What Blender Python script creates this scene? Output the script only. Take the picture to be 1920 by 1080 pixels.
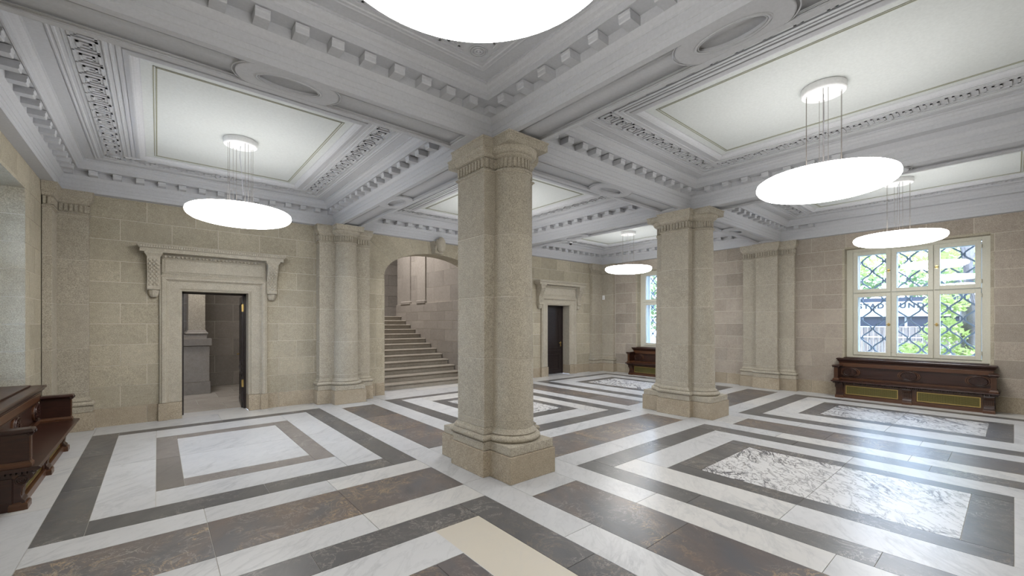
import bpy, bmesh, math, random
from mathutils import Vector, Matrix
random.seed(7)
R = math.radians
for o in list(bpy.data.objects): bpy.data.objects.remove(o, do_unlink=True)
scene = bpy.context.scene
COL = scene.collection

# ------------------------------------------------------------------ camera
cam_d = bpy.data.cameras.new('camera'); cam = bpy.data.objects.new('camera', cam_d); COL.objects.link(cam)
cam_d.sensor_fit = 'HORIZONTAL'; cam_d.sensor_width = 36.0; cam_d.lens = 790.72 / 1920 * 36.0
cam_d.shift_y = 65.5 / 1920; cam_d.clip_start = 0.05; cam_d.clip_end = 300
cam.location = (0, 0, 1.72); cam.rotation_euler = (R(90), 0, R(49.947 - 90))
scene.camera = cam
# ------------------------------------------------------------------ sky, sun, exposure
SKY = 18.0          # daylight strength
LAMP = 17.0         # pendant diffuser radiance
w = bpy.data.worlds.new('sky'); scene.world = w; w.use_nodes = True
bg = w.node_tree.nodes['Background']; bg.inputs[0].default_value = (0.54, 0.70, 1.0, 1); bg.inputs[1].default_value = SKY
sun_d = bpy.data.lights.new('sun', 'SUN'); sun_d.energy = 4.0; sun_d.angle = R(3); sun_d.color = (1.0, .95, .86)
sun = bpy.data.objects.new('sun', sun_d); COL.objects.link(sun)
sun.rotation_euler = Vector((0.0, 0.62, -0.78)).to_track_quat('-Z', 'Y').to_euler()
sun.location = (20, -10, 20)
scene.view_settings.view_transform = 'Standard'; scene.view_settings.look = 'None'
scene.view_settings.gamma = 1.0; scene.view_settings.use_curve_mapping = False
scene.view_settings.exposure = 0.10

# ------------------------------------------------------------------ main dimensions (metres)
XL, XR = -1.31, 12.43          # left wall, window wall
YF, YB = -2.1, 9.692           # wall behind the camera, door wall
C1, C2, CY, CY0 = 3.188, 7.819, 4.113, -1.469   # column axes
ZS = 3.81                      # beam soffit
ZC = 4.265                     # coffer ceiling
COURSE = [0, .305, .655, 1.005, 1.355, 1.705, 2.055, 2.405, 2.757, 3.11, 3.46, 3.81]

# ------------------------------------------------------------------ materials
def newmat(name):
    m = bpy.data.materials.new(name); m.use_nodes = True
    nt = m.node_tree; b = nt.nodes['Principled BSDF']
    return m, nt, b
def nd(nt, typ, ins=None, **kw):
    n = nt.nodes.new(typ)
    for k, v in kw.items(): setattr(n, k, v)
    for k, v in (ins or {}).items():
        s = n.inputs[k]
        if isinstance(v, bpy.types.NodeSocket): nt.links.new(v, s)
        else: s.default_value = v
    return n
def mth(nt, op, a, b=0.0, clamp=False):
    n = nd(nt, 'ShaderNodeMath', {0: a, 1: b}, operation=op, use_clamp=clamp); return n.outputs[0]
def mixc(nt, f, a, b):
    n = nd(nt, 'ShaderNodeMix', {0: f}, data_type='RGBA')
    for i, v in ((6, a), (7, b)):
        if isinstance(v, bpy.types.NodeSocket): nt.links.new(v, n.inputs[i])
        else: n.inputs[i].default_value = (*v, 1)
    return n.outputs[2]
def noise(nt, vec, scale, detail=3, rough=.55, dist=0.0):
    n = nd(nt, 'ShaderNodeTexNoise', {'Vector': vec, 'Scale': scale, 'Detail': detail, 'Roughness': rough, 'Distortion': dist})
    return n.outputs[0]
def mrange(nt, v, a, b, c=0.0, d=1.0):
    n = nd(nt, 'ShaderNodeMapRange', {0: v, 1: a, 2: b, 3: c, 4: d}); n.clamp = True; return n.outputs[0]
def coords(nt, off=0.0, scale=(1, 1, 1), rot=(0, 0, 0)):
    g = nd(nt, 'ShaderNodeNewGeometry'); v = g.outputs['Position']
    if off:
        oi = nd(nt, 'ShaderNodeObjectInfo')
        r = mth(nt, 'MULTIPLY', oi.outputs['Random'], off)
        c = nd(nt, 'ShaderNodeCombineXYZ', {0: r, 1: mth(nt, 'MULTIPLY', r, 1.7), 2: mth(nt, 'MULTIPLY', r, .6)})
        v = nd(nt, 'ShaderNodeVectorMath', {0: v, 1: c.outputs[0]}, operation='ADD').outputs[0]
    if scale != (1, 1, 1) or rot != (0, 0, 0):
        v = nd(nt, 'ShaderNodeMapping', {0: v, 2: rot, 3: scale}).outputs[0]
    return v
def ridge(nt, fac, width):
    return mrange(nt, mth(nt, 'ABSOLUTE', mth(nt, 'SUBTRACT', fac, .5)), 0.0, width, 1.0, 0.0)
def rnd(nt):
    return nd(nt, 'ShaderNodeObjectInfo').outputs['Random']
def bump(nt, b, h, strength=.2, dist=.01):
    n = nd(nt, 'ShaderNodeBump', {'Strength': strength, 'Distance': dist, 'Height': h})
    nt.links.new(n.outputs[0], b.inputs['Normal'])

def stone(name, a, b_, speck=.35, vary=.18, bmp=.25):
    m, nt, b = newmat(name)
    v = coords(nt, 31.0)
    big = noise(nt, v, 1.6, 4, .6)
    fine = noise(nt, v, 95.0, 2, .7)
    mid = noise(nt, v, 14.0, 3, .6)
    c = mixc(nt, mrange(nt, big, .3, .7), a, b_)
    k = mth(nt, 'ADD', mth(nt, 'MULTIPLY', rnd(nt), vary), 1 - vary / 2)
    k = mth(nt, 'MULTIPLY', k, mrange(nt, fine, .3, .7, 1 - speck, 1 + speck * .7))
    k = mth(nt, 'MULTIPLY', k, mrange(nt, mid, .25, .75, .9, 1.08))
    n = nd(nt, 'ShaderNodeVectorMath', {0: c, 'Scale': k}, operation='SCALE')
    nt.links.new(n.outputs[0], b.inputs['Base Color'])
    b.inputs['Roughness'].default_value = .85; b.inputs['Specular IOR Level'].default_value = .25
    bump(nt, b, fine, bmp, .004)
    return m
def plain(name, col, rough=.6, metal=0.0, spec=.4):
    m, nt, b = newmat(name)
    v = coords(nt)
    n = noise(nt, v, 40.0, 2)
    c = mixc(nt, mrange(nt, n, .3, .7), tuple(x * .96 for x in col), tuple(min(1, x * 1.04) for x in col))
    nt.links.new(c, b.inputs['Base Color'])
    b.inputs['Roughness'].default_value = rough; b.inputs['Metallic'].default_value = metal
    b.inputs['Specular IOR Level'].default_value = spec
    return m
def emit(name, col, s):
    m, nt, b = newmat(name)
    b.inputs['Base Color'].default_value = (.8, .8, .8, 1)
    b.inputs['Emission Color'].default_value = (*col, 1); b.inputs['Emission Strength'].default_value = s
    b.inputs['Roughness'].default_value = .5
    return m
def marble_white(name, base=(.55, .555, .56), vein=(.32, .33, .345), sc=2.2, wid=.035, amt=.55, warm=.3, rough=.315):
    m, nt, b = newmat(name)
    v = coords(nt, 47.0, (1, 1, 1), (0, 0, .9))
    vs = nd(nt, 'ShaderNodeMapping', {0: v, 3: (1, .38, 1)}).outputs[0]
    n1 = noise(nt, vs, sc, 6, .62, .9); n2 = noise(nt, vs, sc * 3.1, 5, .6, .5)
    cloud = noise(nt, v, 1.3, 4, .6); fine = noise(nt, vs, 13, 6, .7, .6)
    msk = mrange(nt, noise(nt, v, 1.1, 2), .38, .66)
    f = mth(nt, 'MULTIPLY', ridge(nt, n1, wid), mth(nt, 'MULTIPLY', msk, amt))
    f = mth(nt, 'ADD', f, mth(nt, 'MULTIPLY', ridge(nt, n2, wid * 1.1), amt * .4))
    f = mth(nt, 'ADD', f, mth(nt, 'MULTIPLY', mrange(nt, fine, .5, .85), .13), True)
    bc = mixc(nt, mrange(nt, cloud, .3, .75), base, tuple(x * y for x, y in zip(base, (.90, .90, .91))))
    hue = mth(nt, 'GREATER_THAN', rnd(nt), .82)
    bc = mixc(nt, mth(nt, 'MULTIPLY', hue, warm), bc, (base[0], base[1] * .93, base[2] * .80))
    c = mixc(nt, f, bc, vein)
    k = mth(nt, 'ADD', mth(nt, 'MULTIPLY', rnd(nt), .10), .95)
    n = nd(nt, 'ShaderNodeVectorMath', {0: c, 'Scale': k}, operation='SCALE')
    nt.links.new(n.outputs[0], b.inputs['Base Color'])
    nt.links.new(mrange(nt, fine, .3, .7, rough - .015, rough + .03), b.inputs['Roughness'])
    b.inputs['Specular IOR Level'].default_value = .5
    return m
def marble_dark(name, c0, c1, c2, gold=.0, white=.6, rough=.315):
    m, nt, b = newmat(name)
    v = coords(nt, 53.0, (1, 1, 1), (0, 0, .5))
    vs = nd(nt, 'ShaderNodeMapping', {0: v, 3: (.9, .32, 1)}).outputs[0]
    cl = noise(nt, vs, 2.6, 5, .62, .5); cl2 = noise(nt, vs, 9.0, 4, .65, .3)
    c = mixc(nt, mrange(nt, cl, .34, .66), c0, c1)
    c = mixc(nt, mrange(nt, cl2, .5, .8, 0, .5), c, c2)
    n1 = noise(nt, v, 3.3, 6, .68, 1.6)
    msk = mrange(nt, noise(nt, v, 1.5, 3), .46, .62)
    fw = mth(nt, 'MULTIPLY', ridge(nt, n1, .016), mth(nt, 'MULTIPLY', msk, white))
    c = mixc(nt, fw, c, (.42, .39, .35))
    n3 = noise(nt, v, 11.0, 4, .65, 1.0)
    c = mixc(nt, mth(nt, 'MULTIPLY', ridge(nt, n3, .013), mth(nt, 'MULTIPLY', mrange(nt, cl, .5, .7), white * .45)), c, (.36, .33, .30))
    if gold:
        n2 = noise(nt, v, 3.6, 8, .72, 1.8)
        mg = mrange(nt, noise(nt, v, 1.25, 3, .6, .4), .50, .62)
        c = mixc(nt, mth(nt, 'MULTIPLY', ridge(nt, n2, .018), mth(nt, 'MULTIPLY', mg, gold)), c, (.46, .33, .19))
    k = mth(nt, 'ADD', mth(nt, 'MULTIPLY', rnd(nt), .35), .84)
    n = nd(nt, 'ShaderNodeVectorMath', {0: c, 'Scale': k}, operation='SCALE')
    nt.links.new(n.outputs[0], b.inputs['Base Color'])
    nt.links.new(mrange(nt, cl2, .3, .7, rough - .015, rough + .03), b.inputs['Roughness'])
    b.inputs['Specular IOR Level'].default_value = .5
    return m
def wood(name, a, b_, rough=.32):
    m, nt, b = newmat(name)
    v = coords(nt, 9.0, (1, 1, 1))
    vs = nd(nt, 'ShaderNodeMapping', {0: v, 3: (5, 5, 40)}).outputs[0]
    g = noise(nt, vs, 1.0, 4, .6, .6)
    g2 = noise(nt, v, 3.0, 3, .6)
    c = mixc(nt, mrange(nt, g, .3, .7), a, b_)
    c = mixc(nt, mrange(nt, g2, .45, .8, 0, .5), c, tuple(x * .45 for x in a))
    nt.links.new(c, b.inputs['Base Color'])
    b.inputs['Roughness'].default_value = rough; b.inputs['Specular IOR Level'].default_value = .55
    bump(nt, b, g, .08, .002)
    return m

M = {}
M['stone'] = stone('beige_sandstone', (.45, .405, .315), (.40, .357, .272))
M['stone_pink'] = stone('pinkish_sandstone', (.41, .362, .305), (.355, .305, .255), vary=.26)
M['stone_carved'] = stone('carved_sandstone', (.46, .42, .345), (.41, .372, .30), .25, .05)
M['stone_col'] = stone('column_sandstone', (.44, .40, .325), (.395, .355, .285), .40, .10)
M['stone_base'] = stone('plinth_sandstone', (.43, .368, .28), (.37, .31, .23), .4, .12)
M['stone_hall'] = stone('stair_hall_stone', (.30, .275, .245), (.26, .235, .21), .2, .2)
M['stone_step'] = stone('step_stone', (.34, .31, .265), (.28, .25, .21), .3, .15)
M['mortar'] = plain('lime_mortar', (.60, .56, .48), .9)
M['grout'] = plain('floor_grout', (.50, .48, .44), .8)
M['plaster'] = plain('white_plaster', (.484, .490, .508), .75, 0, .25)
M['field'] = plain('coffer_field_paint', (.53, .55, .538), .8, 0, .2)
M['olive'] = plain('olive_border_line', (.27, .27, .20), .7)
M['white'] = marble_white('white_marble')
M['arab'] = marble_white('veined_white_marble', (.60, .60, .595), (.09, .09, .10), 3.4, .034, 1.7, 0.0)
M['cream'] = marble_white('cream_marble', (.52, .505, .47), (.46, .445, .41), 1.6, .03, .4, .6)
M['dark'] = marble_dark('grey_marble', (.083, .083, .088), (.115, .111, .109), (.062, .060, .063), .25, .75)
M['brown'] = marble_dark('brown_gold_marble', (.098, .101, .111), (.142, .112, .098), (.062, .058, .060), 1.0, .6)
M['taupe'] = marble_dark('taupe_marble', (.175, .160, .15), (.215, .195, .182), (.13, .118, .112), .1, .8)
M['wood'] = wood('dark_walnut', (.046, .016, .010), (.024, .009, .006), .31)
M['wood_l'] = wood('lighter_walnut', (.105, .042, .017), (.062, .024, .011), .31)
M['wood_o'] = wood('orange_walnut', (.48, .17, .05), (.36, .12, .035))
M['wood_d'] = wood('black_brown_door', (.022, .014, .014), (.012, .008, .008), .35)
M['brass'] = plain('brass', (.55, .40, .15), .35, 1.0)
M['brass_d'] = plain('aged_brass', (.30, .26, .10), .5, .7)
M['black'] = plain('black_void', (.012, .011, .010), .8)
M['cream_p'] = plain('cream_window_paint', (.60, .585, .49), .45)
M['pale_p'] = plain('pale_outer_paint', (.62, .66, .66), .5)
M['iron'] = plain('glare_veiled_iron', (.12, .145, .18), .6)  # bluish-grey lift paints the window glare into the iron colour
M['whitep'] = plain('white_enamel', (.80, .80, .80), .45)
M['wire'] = plain('steel_cable', (.30, .27, .24), .4, .6)
M['cord'] = plain('clear_cord', (.50, .50, .56), .4)
M['lamp'] = emit('opal_diffuser', (1.0, .985, .965), LAMP)
M['lamp_r'] = emit('opal_diffuser_rim', (1.0, .985, .965), LAMP * 2.1)
M['lamp_t'] = emit('opal_diffuser_top', (1.0, .985, .965), LAMP * .155)
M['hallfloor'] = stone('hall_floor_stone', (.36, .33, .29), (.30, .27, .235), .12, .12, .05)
M['bark'] = stone('tree_bark', (.22, .20, .19), (.12, .105, .10), .5, .1, .8)
M['asphalt'] = stone('asphalt', (.30, .30, .30), (.24, .24, .245), .3)
M['board'] = stone('grey_tan_boards', (.17, .14, .115), (.135, .11, .095), .15, .3)
M['busw'] = plain('bus_white', (.38, .38, .38), .4)
M['busd'] = plain('bus_window', (.03, .035, .05), .15)
M['textd'] = plain('sign_letter_grey', (.025, .028, .035), .6)
def leafmat(name, a, b_):
    m, nt, b = newmat(name)
    v = coords(nt)
    c = mixc(nt, mrange(nt, noise(nt, v, 6.0, 3), .3, .7), a, b_)
    nt.links.new(c, b.inputs['Base Color'])
    b.inputs['Roughness'].default_value = .6
    tr = nd(nt, 'ShaderNodeBsdfTranslucent', {'Color': c})
    mx = nd(nt, 'ShaderNodeMixShader', {0: .45, 1: b.outputs[0], 2: tr.outputs[0]})
    nt.links.new(mx.outputs[0], nt.nodes['Material Output'].inputs[0])
    return m
M['leaf'] = leafmat('fresh_green_leaves', (.22, .29, .07), (.32, .37, .13))
M['leaf_d'] = leafmat('deep_green_leaves', (.075, .13, .045), (.155, .21, .085))
def glassmat():
    m, nt, b = newmat('window_glass')
    t = nd(nt, 'ShaderNodeBsdfTransparent', {'Color': (.95, .97, .97, 1)})
    g = nd(nt, 'ShaderNodeBsdfGlossy', {'Color': (.9, .95, 1, 1), 'Roughness': .02})
    f = nd(nt, 'ShaderNodeFresnel', {0: 1.45})
    mx = nd(nt, 'ShaderNodeMixShader', {0: f.outputs[0], 1: t.outputs[0], 2: g.outputs[0]})
    nt.links.new(mx.outputs[0], nt.nodes['Material Output'].inputs[0])
    return m
M['glass'] = glassmat()

# ------------------------------------------------------------------ helpers
class MB:
    """collects simple shapes; build() links them as one mesh object"""
    def __init__(s): s.v = []; s.f = []; s.sm = []
    def add(s, vs, fs, smooth=False):
        o = len(s.v); s.v += [tuple(p) for p in vs]
        for f in fs: s.f.append(tuple(i + o for i in f)); s.sm.append(smooth)
    def box(s, x0, x1, y0, y1, z0, z1):
        s.add([(x0, y0, z0), (x1, y0, z0), (x1, y1, z0), (x0, y1, z0), (x0, y0, z1), (x1, y0, z1), (x1, y1, z1), (x0, y1, z1)],
              [(0, 3, 2, 1), (4, 5, 6, 7), (0, 1, 5, 4), (1, 2, 6, 5), (2, 3, 7, 6), (3, 0, 4, 7)])
        return s
    def prism(s, poly, lo, hi, axis='y'):
        """extrude polygon along axis; poly is (a,b) = the two other axes in order"""
        def P(a, b, c): return {'x': (c, a, b), 'y': (a, c, b), 'z': (a, b, c)}[axis]
        n = len(poly)
        s.add([P(a, b, lo) for a, b in poly] + [P(a, b, hi) for a, b in poly],
              [tuple(range(n))[::-1], tuple(range(n, 2 * n))] + [(i, (i + 1) % n, n + (i + 1) % n, n + i) for i in range(n)])
        return s
    def lathe(s, prof, cx=0, cy=0, seg=32, a0=0, a1=2 * math.pi, smooth=True, cap=True, sx=1, sy=1):
        full = abs(a1 - a0 - 2 * math.pi) < 1e-6
        n = seg if full else seg + 1
        vs = []
        for r, z in prof:
            for i in range(n):
                a = a0 + (a1 - a0) * i / seg
                vs.append((cx + r * sx * math.cos(a), cy + r * sy * math.sin(a), z))
        fs = []
        for j in range(len(prof) - 1):
            for i in range(n if full else n - 1):
                k = (i + 1) % n
                fs.append((j * n + i, j * n + k, (j + 1) * n + k, (j + 1) * n + i))
        s.add(vs, fs, smooth)
        if cap:
            s.add(vs[:n], [tuple(range(n))[::-1]]); s.add(vs[-n:], [tuple(range(n))])
        return s
    def loft(s, rect, prof, cap=True, inward=False, clamp=None):
        """rectangle (x0,x1,y0,y1) grown by each (offset,z) of the profile"""
        x0, x1, y0, y1 = rect; vs = []; sg = -1 if inward else 1
        for o, z in prof:
            o *= sg
            vs += [(x0 - o, y0 - o, z), (x1 + o, y0 - o, z), (x1 + o, y1 + o, z), (x0 - o, y1 + o, z)]
        if clamp: vs = [(min(max(p[0], clamp[0]), clamp[1]), min(max(p[1], clamp[2]), clamp[3]), p[2]) for p in vs]
        fs = []
        for j in range(len(prof) - 1):
            for i in range(4):
                k = (i + 1) % 4
                fs.append((j * 4 + i, j * 4 + k, j * 4 + 4 + k, j * 4 + 4 + i))
        if cap:
            n = (len(prof) - 1) * 4
            fs += [(3, 2, 1, 0), (n, n + 1, n + 2, n + 3)]
        s.add(vs, fs); return s
    def tube(s, pts, r, seg=6, closed=False):
        pts = [Vector(p) for p in pts]; n = len(pts); vs = []
        up = Vector((0, 0, 1))
        for i, p in enumerate(pts):
            d = (pts[(i + 1) % n] - pts[i - 1]) if closed else (pts[min(i + 1, n - 1)] - pts[max(i - 1, 0)])
            d.normalize()
            a = d.cross(up)
            if a.length < 1e-3: a = d.cross(Vector((1, 0, 0)))
            a.normalize(); b = a.cross(d)
            for k in range(seg):
                t = 2 * math.pi * k / seg
                vs.append(p + a * (r * math.cos(t)) + b * (r * math.sin(t)))
        fs = []
        for i in range(n if closed else n - 1):
            j = (i + 1) % n
            for k in range(seg):
                l = (k + 1) % seg
                fs.append((i * seg + k, i * seg + l, j * seg + l, j * seg + k))
        if not closed: fs += [tuple(range(seg))[::-1], tuple(range((n - 1) * seg, n * seg))]
        s.add(vs, fs, True); return s
    def mesh(s, name):
        me = bpy.data.meshes.new(name); me.from_pydata(s.v, [], s.f)
        me.polygons.foreach_set('use_smooth', s.sm)
        bm = bmesh.new(); bm.from_mesh(me); bmesh.ops.recalc_face_normals(bm, faces=bm.faces); bm.to_mesh(me); bm.free()
        return me
    def build(s, name, mat, parent=None, bevel=0, kind=None):
        me = s.mesh(name); me.materials.append(M[mat])
        o = bpy.data.objects.new(name, me); COL.objects.link(o)
        if parent: o.parent = parent
        if bevel:
            md = o.modifiers.new('bevel', 'BEVEL'); md.width = bevel; md.segments = 2; md.limit_method = 'ANGLE'; md.angle_limit = R(40)
        if kind: o['kind'] = kind
        return o
def tag(o, label=None, cat=None, group=None, kind=None):
    if label: o['label'] = label
    if cat: o['category'] = cat
    if group: o['group'] = group
    if kind: o['kind'] = kind
    return o
def empty(name, loc=(0, 0, 0), rz=0.0):
    o = bpy.data.objects.new(name, None); COL.objects.link(o); o.location = loc; o.rotation_euler = (0, 0, rz); o.empty_display_size = .1
    return o
def kids(o): return [c for c in bpy.data.objects if c.parent is o]
CH = {}
def copy_tree(o, parent=None):
    c = o.copy(); COL.objects.link(c); c.parent = parent
    for ch in kids(o): copy_tree(ch, c)
    return c
UNIT = {}
def unit(mat):
    """shared unit cube, one per material"""
    if mat not in UNIT:
        me = MB().box(-.5, .5, -.5, .5, -.5, .5).mesh('unit_block'); me.materials.append(M[mat]); UNIT[mat] = me
    return UNIT[mat]
def piece(name, mat, parent, x0, x1, y0, y1, z0, z1):
    o = bpy.data.objects.new(name, unit(mat)); COL.objects.link(o); o.parent = parent
    o.location = ((x0 + x1) / 2, (y0 + y1) / 2, (z0 + z1) / 2); o.scale = (x1 - x0, y1 - y0, z1 - z0)
    return o

# ================================================================== FLOOR
floor = MB().box(XL - .5, XR + .5, YF - .3, YB + .02, -.12, -.006).build('floor', 'grout'); tag(floor, kind='structure')
G = .0048
def slab(mat, x0, x1, y0, y1):
    piece('slab', mat, floor, x0 + G / 2, x1 - G / 2, y0 + G / 2, y1 - G / 2, -.03, 0.0)
def strip(mat, x0, x1, y0, y1, ln=1.25, ph=None):
    """cut a strip into slabs along its longer side"""
    lx, ly = x1 - x0, y1 - y0
    L = max(lx, ly); n = max(1, round(L / ln))
    for i in range(n):
        a, b = i / n, (i + 1) / n
        if lx > ly: slab(mat, x0 + lx * a, x0 + lx * b, y0, y1)
        else: slab(mat, x0, x1, y0 + ly * a, y0 + ly * b)
def ring(mat, o, i, ln=1.25):
    (a0, a1, b0, b1), (c0, c1, d0, d1) = o, i
    strip(mat, a0, c0, b0, b1, ln); strip(mat, c1, a1, b0, b1, ln)
    strip(mat, c0, c1, b0, d0, ln); strip(mat, c0, c1, d1, b1, ln)
FX = {'A': ((-.758, 2.5), (-.455, 2.194), (-.013, 1.753), (.223, 1.518)),
      'C': ((3.867, 7.138), (4.169, 6.835), (4.628, 6.475), (4.869, 6.27)),
      'D': ((8.505, 11.80), (8.815, 11.575), (9.36, 11.10), (9.60, 10.90))}
FY = {'n': ((-.748, 3.392), (-.432, 3.076), (-.003, 2.647), (.273, 2.357)),
      'f': ((4.829, 9.014), (5.156, 8.79), (5.631, 8.245), (5.899, 7.992))}
for bx in 'ACD':
    for by in 'nf':
        q = [(*FX[bx][k], *FY[by][k]) for k in range(4)]
        ring('dark', q[0], q[1], 1.35)
        ring('white', q[1], q[2], 1.5) if (bx, by) != ('A', 'n') else ring('white', (q[1][0], q[2][1], q[1][2], q[1][3]), (q[2][0], q[2][1], q[2][2], q[2][3]), 1.5)
        if (bx, by) == ('A', 'n'): strip('cream', q[2][1], q[1][1], q[1][2], q[1][3], 1.5)
        ring('brown' if (bx, by) == ('A', 'n') else 'taupe' if bx == 'A' else 'dark', q[2], q[3], 1.15)
        x0, x1, y0, y1 = q[3]; ym = (y0 + y1) / 2
        cm = 'white' if bx == 'A' else 'arab'
        slab(cm, x0, x1, y0, ym); slab(cm, x0, x1, ym, y1)
XB = [(2.5, 2.848, 3.501, 3.867), (7.138, 7.49, 8.146, 8.505)]
for a, b, c, d in XB:           # passages running away towards the door wall
    strip('white', a, b, YF, YB, 1.45); strip('white', c, d, YF, YB, 1.45)
    strip('brown', b, c, -.748, 3.076, 1.3); strip('white', b, c, YF, -.748)
    strip('white', b, c, 3.076, 3.77); strip('white', b, c, 3.77, 4.47); strip('white', b, c, 4.47, 5.156)
    strip('brown', b, c, 5.156, 8.722, 1.2); slab('white', b, c, 8.722, YB)
for x0, x1 in ((-.758, 2.5), (3.867, 7.138), (8.505, 11.80)):   # bands running along the door wall
    strip('white', x0, x1, 3.392, 3.77, 1.2); strip('brown', x0, x1, 3.77, 4.47, 1.15); strip('white', x0, x1, 4.47, 4.829, 1.2)
    strip('white', x0, x1, 9.014, YB, 1.6); strip('white', x0, x1, YF, -.748, 1.6)
strip('white', XL, -.758, YF, YB, 2.0); strip('white', 11.80, XR, YF, YB, 2.0)

# ================================================================== WALLS
BL = .68
def course_blocks(wall, put, u0, u1, holes, j0, j1, mat='stone', first=0, last=11):
    """running bond of stone blocks between u0 and u1; holes = (u0,u1,z0,z1)"""
    for k in range(first, last):
        z0, z1 = COURSE[k], COURSE[k + 1]
        base = j0 if k % 2 else j1
        cuts = [u0]; i = math.ceil((u0 - base) / BL)
        while base + i * BL < u1 - .12:
            if base + i * BL > u0 + .12: cuts.append(base + i * BL)
            i += 1
        cuts.append(u1)
        for a, b in zip(cuts, cuts[1:]):
            seg = [(a, b)]
            for h in holes:
                if h[2] < z1 - .03 and h[3] > z0 + .03:
                    ns = []
                    for p, q in seg:
                        if h[1] <= p or h[0] >= q: ns.append((p, q)); continue
                        if h[0] - p > .03: ns.append((p, h[0]))
                        if q - h[1] > .03: ns.append((h[1], q))
                    seg = ns
            for p, q in seg: put(wall, p, q, z0, z1, mat if k else 'stone_base', .009 if k == 0 else .005)
J = .004
# --- door wall
AX0, AX1, AZS, AZR = 4.153, 6.93, 2.86, .64          # stair arch
D1, D2, DW, DT = .855, 10.16, .515, 2.30             # door centres, half width, height
WT = .48
wb = MB()
yb0, yb1 = YB, YB + WT
xs = [XL - .5, D1 - DW - .02, D1 + DW + .02, AX0, AX1, D2 - DW - .02, D2 + DW + .02, XR + .5]
for i in (0, 2, 4, 6): wb.box(xs[i], xs[i + 1], yb0, yb1, 0, 4.4)
wb.box(xs[1], xs[2], yb0, yb1, DT + .02, 4.4); wb.box(xs[5], xs[6], yb0, yb1, DT + .02, 4.4)
NA = 28
def ell(t): return ((AX0 + AX1) / 2 - (AX1 - AX0) / 2 * math.cos(t), AZS + AZR * math.sin(t))
for i in range(NA):
    (xa, za), (xb, zb) = ell(math.pi * i / NA), ell(math.pi * (i + 1) / NA)
    wb.prism([(xa, za + .01), (xb, zb + .01), (xb, 4.4), (xa, 4.4)], yb0, yb1, 'y')
wall_back = wb.build('wall_back', 'mortar'); tag(wall_back, kind='structure')
def put_back(wall, p, q, z0, z1, mat, n): piece('stone_block', mat, wall, p + J, q - J, YB - n, YB + .05, z0 + (J if z0 else 0), z1 - J)
vx0, vx1 = 3.70, 7.29
holes_b = [(D1 - .83, D1 + .83, 0, 2.757), (D2 - .83, D2 + .83, 0, 2.757), (AX0, AX1, 0, AZS), (vx0, vx1, 2.757, 3.9),
           (2.63, 3.70, 0, 3.9), (7.285, 8.355, 0, 3.9)]
course_blocks(wall_back, put_back, -.87, 11.78, holes_b, .20, -.14)
# arch jamb stones, full depth
for k in range(0, 8):
    z0, z1 = COURSE[k], min(COURSE[k + 1], AZS)
    piece('jamb_stone', 'stone' if k else 'stone_base', wall_back, AX0 - .05, AX0 + .006, YB - (.006 if k else .010), YB + WT, z0 + (J if k else 0), z1 - J)
    piece('jamb_stone', 'stone' if k else 'stone_base', wall_back, AX1 - .006, AX1 + .05, YB - (.006 if k else .010), YB + WT, z0 + (J if k else 0), z1 - J)
# voussoirs
NV = 11
acx = (AX0 + AX1) / 2; zb_ = 2.757
def edge_pt(t):
    x, z = ell(t); dx, dz = x - acx, z - (AZS - .55)
    s = 9e9
    if dz > 1e-6: s = min(s, (ZS - (AZS - .55)) / dz)
    if dx < -1e-6: s = min(s, (vx0 - acx) / dx)
    if dx > 1e-6: s = min(s, (vx1 - acx) / dx)
    return (acx + dx * s, AZS - .55 + dz * s)
for sgn_ in (0, 1):
    e0 = edge_pt(.003 if not sgn_ else math.pi - .003); xv, xa = (vx0, AX0) if not sgn_ else (vx1, AX1)
    MB().prism([(xv, 2.757 + J), (xa, 2.757 + J), (xa, AZS - J), (e0[0], e0[1] - J)], YB - .006, YB + .05, 'y').build('springer', 'stone', wall_back)
for i in range(NV):
    t0, t1 = math.pi * i / NV, math.pi * (i + 1) / NV
    e = .0030
    inner = [ell(t0 + e + (t1 - t0 - 2 * e) * k / 5) for k in range(6)]
    p0, p1 = edge_pt(t0 + e), edge_pt(t1 - e)
    outer = [p1]
    if p0[0] <= vx0 + 1e-4 and p1[1] >= ZS - 1e-4: outer.append((vx0, ZS))
    if p1[0] >= vx1 - 1e-4 and p0[1] >= ZS - 1e-4: outer.append((vx1, ZS))
    outer.append(p0)
    MB().prism(inner + outer, YB - .006, YB + WT, 'y').build('voussoir', 'stone', wall_back)
# --- window wall and left wall
WN0, WN1, WF0, WF1 = .285, 2.575, 5.92, 8.20     # window openings along Y
WZ0, WZ1 = .90, 3.46
def side_wall(name, x0, x1, wins):
    b = MB(); ys = [YF - .3]
    for a, c in wins: ys += [a, c]
    ys.append(YB + WT)
    for i in range(0, len(ys), 2): b.box(x0, x1, ys[i], ys[i + 1], 0, 4.4)
    for a, c in wins: b.box(x0, x1, a, c, 0, WZ0); b.box(x0, x1, a, c, WZ1, 4.4)
    o = b.build(name, 'mortar'); return tag(o, kind='structure')
wall_right = side_wall('wall_right', XR, XR + .7, [(WN0, WN1), (WF0, WF1)])
def put_right(wall, p, q, z0, z1, mat, n): piece('stone_block', mat, wall, XR - n, XR + .05, p + J, q - J, z0 + (J if z0 else 0), z1 - J)
course_blocks(wall_right, put_right, YF, 9.08, [(WN0, WN1, WZ0 - .06, WZ1 + .02), (WF0, WF1, WZ0 - .06, WZ1 + .02), (3.60, 4.76, 0, 3.9)], 2.957, 3.228, 'stone_pink')
wall_left = side_wall('wall_left', XL - .7, XL, [(WF0, WF1)])
def put_left(wall, p, q, z0, z1, mat, n): piece('stone_block', mat, wall, XL - .05, XL + n, p + J, q - J, z0 + (J if z0 else 0), z1 - J)
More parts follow.
